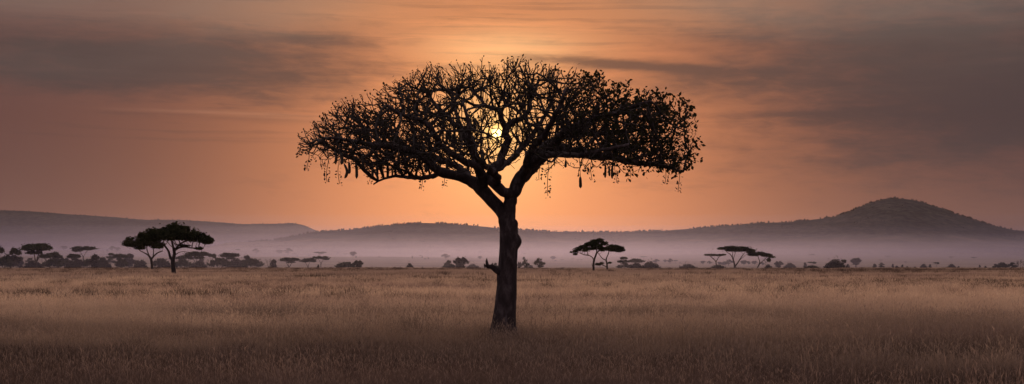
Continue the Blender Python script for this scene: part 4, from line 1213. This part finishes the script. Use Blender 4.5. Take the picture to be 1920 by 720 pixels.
GE = "hazy trees and bushes on the far right of the grass edge"
for kind, px, top, w, Y, name, lb in [
 ("round", 1460, 488.5, 19, 1030, N, "hazy wide tree first right of the three umbrella acacias"),
 ("dome", 1481, 492.5, 24, 1030, B, "hazy low tree second right of the three umbrella acacias"),
 ("column", 1509.5, 492, 7, 1030, B, "small grey upright bush left of the long low dark bush"),
 ("flat_top", 1523, 490.5, 16, 1030, U, "small grey flat tree over the long low dark bush"),
 ("low_dome", 1522, 498, 34, 745, B, "long low dark bush left of the large dark domed bush"),
 ("dome", 1567, 485.6, 43, 740, B, "large dark domed bush on the right, the darkest at the grass edge"),
 ("flat_top", 1582, 486.5, 10, 820, N, "grey crown poking out behind the right shoulder of the large dark domed bush"),
 ("shrub", 1590, 493.5, 8, 1030, B, "small grey shrub between the large dark domed bush and the tall grey round tree"),
 ("round", 1605, 482.5, 28, 1150, N, "tall grey round tree right of the large dark domed bush"),
 ("column", 1640, 494.5, 8, 1030, B, "small grey square bush right of the tall grey round tree"),
 ("layered", 1653, 492.5, 13, 1030, N, "small grey layered tree, second right of the tall grey round tree"),
 ("column", 1674, 494.5, 5, 1030, B, "thin grey upright shrub, third right of the tall grey round tree"),
 ("shrub", 1681, 497, 8, 1030, B, "small grey low shrub, fourth right of the tall grey round tree"),
 ("column", 1692, 496, 5, 1030, B, "small grey upright bush, fifth right of the tall grey round tree"),
 ("shrub", 1701, 498, 5, 1030, B, "tiny grey shrub, sixth right of the tall grey round tree"),
 ("shrub", 1716, 499, 6, 1030, B, "tiny pale shrub left of the boxy grey bush on the right"),
 ("dome", 1732, 494.5, 14, 1030, B, "boxy grey bush left of the small grey umbrella acacia on the right"),
 ("column", 1744, 495.5, 6, 1030, B, "small grey bush between the boxy grey bush and the small grey umbrella acacia"),
 ("flat_top", 1756, 491.5, 11, 1030, U, "small grey umbrella acacia standing on the right"),
 ("dome", 1784, 494.5, 16, 1030, B, "grey flat bush right of the small grey umbrella acacia"),
 ("shrub", 1797, 498, 6, 1030, B, "tiny grey shrub right of the grey flat bush"),
 ("column", 1837, 496.5, 4, 1030, B, "tiny grey sprig, left one of two before the thin trees at the right edge"),
 ("shrub", 1848, 497.5, 6, 1030, B, "tiny grey shrub, right one of two before the thin trees at the right edge"),
 ("round_b", 1866, 494.5, 12, 950, N, "small dark tree, leftmost of the thin trees at the right edge"),
 ("low_dome", 1879, 492.5, 22, 930, N, "small dark flat tree, second of the thin trees at the right edge"),
 ("round_b", 1899, 491.5, 20, 930, N, "small dark round tree, beside the bare tree at the right edge"),
 ("dead_b", 1913, 484.5, 24, 860, "dead_tree", "bare many-limbed tree at the right edge of the photo"),
]:
    place(kind, px, top, w, None, Y, name, lb, GE, "bush" if name == B else ("dead tree" if name == "dead_tree" else "tree"))

GP = "faint flat trees in the mist under the right hill"
for px, top, w, base, lb in [(1522, 476.5, 12, 484, "faint flat tree in the mist left above the large dark domed bush"), (1651, 487, 7, 491, "faint small flat tree over the small grey layered tree"), (1665, 479.5, 11, 485.5, "faint flat tree in the mist, floating right of the tall grey round tree"), (1698, 490.5, 5, 494, "faint tiny tree in the mist left of the boxy grey bush"), (1784, 481, 9, 487, "faint flat tree in the mist over the grey flat bush"), (1826, 482, 12, 488, "faint flat tree in the mist, nearest the right edge")]:
    place("flat_top", px, top, w, base, None, U, lb, GP, "tree")

# standing dark on the hills
for kind, px, Y, w, h, lb in [("round", 1678, 6600, 5, 14, "dark tree standing on the very top of the right hill"), ("round_b", 577, 6480, 7, 15, "dark tree on the crest where the middle ridge rises from the left")]:
    X = (px-960)/F*Y; z = float(HILLS[1][0](np.array([float(px)]), np.array([float(Y)]))[0])
    h0, w0, rec = PROTO[kind]
    r = thing(N, (X, Y, z-1.5), lb, "tree", "trees standing out on the hill crests"); r.scale = (w/F*Y/w0,)*2 + (h/h0,)
    for pn, me in rec:
        o = bpy.data.objects.new(pn, me); COL.objects.link(o); o.parent = r

# a leaning snag and the small dark shrubs out in the grass
s = thing("dead_stump", (0, 0, 0), "short dark leaning snag at the grass edge, right of the three umbrella acacias", "stump")
Y = 735.0; b0 = P(1491, 503.5, Y); b0.z = gz(b0.x, b0.y)
s.location = b0
mb = MB(); mb.tube([b0-Vector((0.2, 0, .4)), b0+Vector((.5, 0, .6)), b0+Vector((1.0, 0, 1.2)), b0+Vector((1.5, 0, 2.0))], [.38, .32, .25, .14], 8, True, .2, 2)
mb.tube([b0+Vector((.5, 0, .6)), b0+Vector((.7, .1, 1.3)), b0+Vector((.8, .1, 1.7))], [.18, .12, .06], 6, True, .2, 3)
link("stem", mb.mesh("stem", b0), s, M_ABARK)

GG = "small dark shrubs standing out in the grass"
for px, py, w, h, lb in [(361, 519, 12, 4, "tiny dark shrub in the grass, right next to the stout left trunk"), (382, 518.6, 9, 6, "tiny dark upright shrub in the grass, second right of the stout left trunk"), (340, 519.5, 8, 3, "low tuft of shrub at the foot of the stout left trunk"), (1080, 512, 6, 3, "tiny dark mound in the grass left of the right pair of acacias"), (1211, 513.6, 7, 2.4, "tiny dark mound in the grass right of the right pair of acacias"), (1097, 509, 7, 2, "flat tiny shrub in the grass just left of the right pair"), (1665, 508.4, 6, 2.6, "tiny dark shrub in the grass below the tall grey round tree"), (1731, 508.6, 6, 2.6, "tiny dark shrub in the grass below the boxy grey bush"), (1768, 507, 4, 2.2, "tiny dark shrub in the grass below the small grey umbrella acacia"), (1875, 508.5, 5, 2.4, "tiny dark shrub in the grass near the right edge"), (1530, 508.4, 4, 2, "tiny dark shrub in the grass, left one of two by the large dark domed bush"), (1548, 508.2, 4, 2, "tiny dark shrub in the grass, right one of two by the large dark domed bush")]:
    Y = ground_at(px, py)
    place("shrub", px, HZ - (gz((px-960)/F*Y, Y)-CAMH)/Y*F - h, w, None, Y, "shrub", lb, GG, "shrub")
# ------------------------------------------------------------------ grass
def grass_mat():
    m, nt, b, out = new_mat("dry_grass")
    g = nt.nodes.new("ShaderNodeNewGeometry")
    oi = nt.nodes.new("ShaderNodeObjectInfo")
    mp = nt.nodes.new("ShaderNodeMapping"); mp.inputs["Scale"].default_value = (0.35, 1, 0.0)
    nt.links.new(oi.outputs["Location"], mp.inputs[0])
    n1 = noise(nt, 0.075, 4, 0.6, mp.outputs[0])
    n2 = noise(nt, 0.9, 3, 0.6, mp.outputs[0])
    a = nt.nodes.new("ShaderNodeAttribute"); a.attribute_name = "tint"; a.attribute_type = "GEOMETRY"
    c1 = ramp(nt, n1, [(0.35, (0.24, 0.15, 0.12)), (0.43, (0.45, 0.31, 0.215)), (0.50, (0.60, 0.425, 0.29)), (0.59, (0.70, 0.51, 0.345))])
    sp = nt.nodes.new("ShaderNodeSeparateXYZ"); nt.links.new(oi.outputs["Location"], sp.inputs[0])
    # redder grass before the big tree; vignette darkening painted into its colour
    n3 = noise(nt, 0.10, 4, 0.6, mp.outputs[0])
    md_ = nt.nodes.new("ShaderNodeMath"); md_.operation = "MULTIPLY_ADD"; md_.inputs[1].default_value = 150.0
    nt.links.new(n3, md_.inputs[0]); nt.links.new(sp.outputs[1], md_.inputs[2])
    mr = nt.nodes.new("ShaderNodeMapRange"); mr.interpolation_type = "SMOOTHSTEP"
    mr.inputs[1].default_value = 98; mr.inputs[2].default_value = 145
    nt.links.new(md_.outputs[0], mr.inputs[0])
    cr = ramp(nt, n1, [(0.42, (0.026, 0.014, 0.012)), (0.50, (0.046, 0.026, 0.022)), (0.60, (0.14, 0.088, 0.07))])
    # grass colour turns darker farther out
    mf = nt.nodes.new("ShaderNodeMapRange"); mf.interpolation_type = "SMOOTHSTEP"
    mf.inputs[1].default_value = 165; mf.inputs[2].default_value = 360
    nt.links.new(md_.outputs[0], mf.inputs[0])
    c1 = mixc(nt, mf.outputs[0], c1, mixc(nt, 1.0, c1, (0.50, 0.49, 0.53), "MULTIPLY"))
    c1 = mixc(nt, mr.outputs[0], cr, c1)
    c2 = ramp(nt, oi.outputs["Random"], [(0.0, (0.78, 0.75, 0.75)), (0.2, (0.92, 0.9, 0.9)), (1.0, (1.08, 1.07, 1.04))])
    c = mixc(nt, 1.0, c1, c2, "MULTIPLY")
    c3 = ramp(nt, n2, [(0.35, (0.75, 0.72, 0.70)), (0.65, (1.1, 1.1, 1.05))])
    c = mixc(nt, 1.0, c, c3, "MULTIPLY")
    c = mixc(nt, a.outputs["Fac"], c, mixc(nt, 0.30, c, (0.62, 0.45, 0.34)))
    d = nt.nodes.new("ShaderNodeBsdfDiffuse"); t = nt.nodes.new("ShaderNodeBsdfTranslucent")
    nt.links.new(c, d.inputs[0]); nt.links.new(c, t.inputs[0])
    mx = nt.nodes.new("ShaderNodeMixShader"); mx.inputs[0].default_value = 0.5
    nt.links.new(d.outputs[0], mx.inputs[1]); nt.links.new(t.outputs[0], mx.inputs[2])
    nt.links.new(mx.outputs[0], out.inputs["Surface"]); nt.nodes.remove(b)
    return m
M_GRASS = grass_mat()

def tuft(seed, nb, rad, h0, h1, wid, lean, heads, tn=0.0, mat=None):
    r = random.Random(seed)
    v, f, tint = [], [], []
    for _ in range(nb):
        a = r.random()*2*math.pi; q = rad*math.sqrt(r.random())
        x, y = math.cos(a)*q, math.sin(a)*q
        h = h0+(h1-h0)*r.random()
        la = r.random()*2*math.pi; ln = lean*abs(r.gauss(0, 1))*h
        lx, ly = math.cos(la)*ln, math.sin(la)*ln
        fa = r.random()*math.pi; wx, wy = math.cos(fa)*wid*0.5, math.sin(fa)*wid*0.5
        b = len(v)
        seedhead = r.random() < heads
        if seedhead: h *= 1.25
        for t, ww in ((0, 1.0), (0.4, 0.9), (0.75, 0.6)):
            cx, cy, cz = x+lx*t*t, y+ly*t*t, h*t*(1-0.12*t*lean)
            v += [(cx-wx*ww, cy-wy*ww, cz), (cx+wx*ww, cy+wy*ww, cz)]
            tint += [tn + 0.35*t, tn + 0.35*t]
        v.append((x+lx, y+ly, h*(1-0.15*lean))); tint.append(tn+0.5)
        f += [(b, b+1, b+3, b+2), (b+2, b+3, b+5, b+4), (b+4, b+5, b+6)]
        if seedhead:
            b = len(v); tx, ty, tz = x+lx, y+ly, h*(1-0.15*lean)
            k = wid*1.5
            v += [(tx, ty, tz-.02), (tx-wx*2.2+lx*.05, ty-wy*2.2, tz+k*3), (tx+lx*.25, ty+ly*.25, tz+k*8), (tx+wx*2.2+lx*.05, ty+wy*2.2, tz+k*3)]
            tint += [0.8]*4
            f.append((b, b+1, b+2, b+3))
    me = bpy.data.meshes.new("tuft"); me.from_pydata(v, [], f)
    at = me.attributes.new("tint", "FLOAT", "POINT"); at.data.foreach_set("value", tint)
    me.materials.append(mat or M_GRASS); me.update()
    return bpy.data.objects.new("tuft_%02d" % len(TC.objects), me)

TC = bpy.data.collections.new("grass_tufts")       # only a library for the scatter; not linked into the scene
for k in range(4): TC.objects.link(tuft(k, 130, 0.42, 0.18, 0.66, 0.0042, 0.55, 0.25))       # 0-3 near
for k in range(3): TC.objects.link(tuft(20+k, 90, 0.62, 0.16, 0.48, 0.012, 0.34, 0.25))    # 4-6 middle
for k in range(3): TC.objects.link(tuft(40+k, 190, 2.1, 0.12, 0.36, 0.032, 0.25, 0.2))     # 7-9 far
for k in range(2): TC.objects.link(tuft(60+k, 60, 0.30, 0.45, 0.95, 0.008, 0.28, 0.5))     # 10-11 tall clumps
for k in range(2): TC.objects.link(tuft(70+k, 9, 0.30, 0.50, 0.85, 0.010, 0.35, 0.9, 0.45))   # 12-13 pale seeding stalks
M_FORB = leaf_mat("dark_forb", (0.050, 0.031, 0.024), (0.12, 0.08, 0.056), 0.35)
for k in range(2): TC.objects.link(tuft(80+k, 90, 0.32, 0.20, 0.60, 0.010, 0.6, 0.0, 0.0, M_FORB))   # 14-15 dark weeds
grng = np.random.default_rng(99)
def zone(y0, y1, dens, protos, smin, smax, half=0.47):
    n = int((half*(y1*y1-y0*y0) + 28*(y1-y0))*dens)
    Y = np.sqrt(grng.random(n)*(y1*y1-y0*y0)+y0*y0)
    X = (grng.random(n)*2-1)*(half*(Y+4)+14)
    hgt = fbm(X/9.0+50, Y/4.0, 3, 31)
    keep = grng.random(n) < np.clip((hgt-0.22)*4, 0.35, 1)
    X, Y, hgt = X[keep], Y[keep], hgt[keep]; n = len(X)
    s = (smin+(smax-smin)*grng.random(n))*(0.62+0.76*hgt)
    return X, Y, s, grng.choice(protos, n)
Z = [zone(17, 72, GD[0], [0, 1, 2, 3], .8, 1.2), zone(68, 170, GD[1], [4, 5, 6], .8, 1.25), zone(160, 705, GD[2], [7, 8, 9], .8, 1.3)]
# taller clumps here and there, and a ring of long grass round the big bole
n = 2100
Yc = np.sqrt(grng.random(n)*(110**2-19**2)+19**2); Xc = (grng.random(n)*2-1)*(0.47*(Yc+4)+12)
k = fbm(Xc/6.0, Yc/5.0+9, 3, 61) > 0.56
Z.append((Xc[k], Yc[k], 0.75+0.4*grng.random(k.sum()), grng.choice([10, 11], k.sum())))
ang = grng.random(70)*2*math.pi; rad_ = 0.55+0.8*grng.random(70)**1.5
Z.append((HB.x+np.cos(ang)*rad_, HB.y+np.sin(ang)*rad_, 0.45+0.45*grng.random(70), grng.choice([14, 15, 14, 15, 10], 70)))
def sprinkle(n, y0, y1, protos, smin, smax, sx, sy, seed, thr):
    n = int(n*(1.4 if y0 < 50 else 1.1))
    Yq = np.sqrt(grng.random(n)*(y1*y1-y0*y0)+y0*y0); Xq = (grng.random(n)*2-1)*(0.47*(Yq+4)+12)
    k = fbm(Xq/sx+seed, Yq/sy, 3, seed) > thr
    m = int(k.sum())
    Z.append((Xq[k], Yq[k], smin+(smax-smin)*grng.random(m), grng.choice(protos, m)))
sprinkle(5000, 19, 75, [12, 13], .7, 1.15, 7, 5, 71, .50)
sprinkle(11000, 19, 80, [14, 15], .6, 1.35, 5, 3.0, 73, .565)
sprinkle(16000, 70, 240, [14, 15], 1.0, 2.0, 16, 7, 75, .575)
sprinkle(15000, 220, 640, [14, 15], 1.8, 3.2, 40, 16, 77, .585)
X, Y, Ss, Pi = (np.concatenate([z[i] for z in Z]) for i in range(4))
near_ = (np.abs(X-HB.x) < 0.9) & (Y > HB.y-6) & (Y < HB.y+0.6)
Ss = np.where(near_, Ss*0.62, Ss)
Zg = ground_z(X, Y) - 0.01
gm = bpy.data.meshes.new("grass")
gm.from_pydata(np.stack([X, Y, Zg], 1).tolist(), [], [])
for nm, ty, val in (("size", "FLOAT", Ss), ("which", "INT", Pi.astype(int)), ("turn", "FLOAT", grng.random(len(X))*6.283)):
    a_ = gm.attributes.new(nm, ty, "POINT"); a_.data.foreach_set("value", val)
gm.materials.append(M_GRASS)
grass = link("grass", gm)
tag(grass, "tall dry golden brown grass covering the whole plain", "grass", kind="stuff")
gn = bpy.data.node_groups.new("grass_scatter", "GeometryNodeTree")
gn.interface.new_socket("Geometry", in_out="INPUT", socket_type="NodeSocketGeometry")
gn.interface.new_socket("Geometry", in_out="OUTPUT", socket_type="NodeSocketGeometry")
gi = gn.nodes.new("NodeGroupInput"); go = gn.nodes.new("NodeGroupOutput")
ip = gn.nodes.new("GeometryNodeInstanceOnPoints")
ci = gn.nodes.new("GeometryNodeCollectionInfo"); ci.inputs[0].default_value = TC
ci.inputs["Separate Children"].default_value = True; ci.inputs["Reset Children"].default_value = True
def attr_node(nm, dt):
    n_ = gn.nodes.new("GeometryNodeInputNamedAttribute"); n_.data_type = dt; n_.inputs[0].default_value = nm
    return next(o for o in n_.outputs if o.enabled and o.name == "Attribute")
cx = gn.nodes.new("ShaderNodeCombineXYZ"); gn.links.new(attr_node("turn", "FLOAT"), cx.inputs[2])
e2r = gn.nodes.new("FunctionNodeEulerToRotation"); gn.links.new(cx.outputs[0], e2r.inputs[0])
gn.links.new(gi.outputs[0], ip.inputs["Points"]); gn.links.new(ci.outputs[0], ip.inputs["Instance"])
ip.inputs["Pick Instance"].default_value = True
gn.links.new(attr_node("which", "INT"), ip.inputs["Instance Index"])
gn.links.new(e2r.outputs[0], ip.inputs["Rotation"]); gn.links.new(attr_node("size", "FLOAT"), ip.inputs["Scale"])
gn.links.new(ip.outputs[0], go.inputs[0])
md = grass.modifiers.new("scatter", "NODES"); md.node_group = gn
# ------------------------------------------------------------------ picture
SC.view_settings.view_transform = "Standard"; SC.view_settings.look = "None"
SC.view_settings.exposure = EXPO; SC.view_settings.gamma = 1.0
SC.view_settings.use_curve_mapping = False
SC.cycles.use_denoising = True
SC.cycles.max_bounces = 5; SC.cycles.diffuse_bounces = 3; SC.cycles.transmission_bounces = 3
SC.cycles.transparent_max_bounces = 8; SC.cycles.volume_bounces = 1
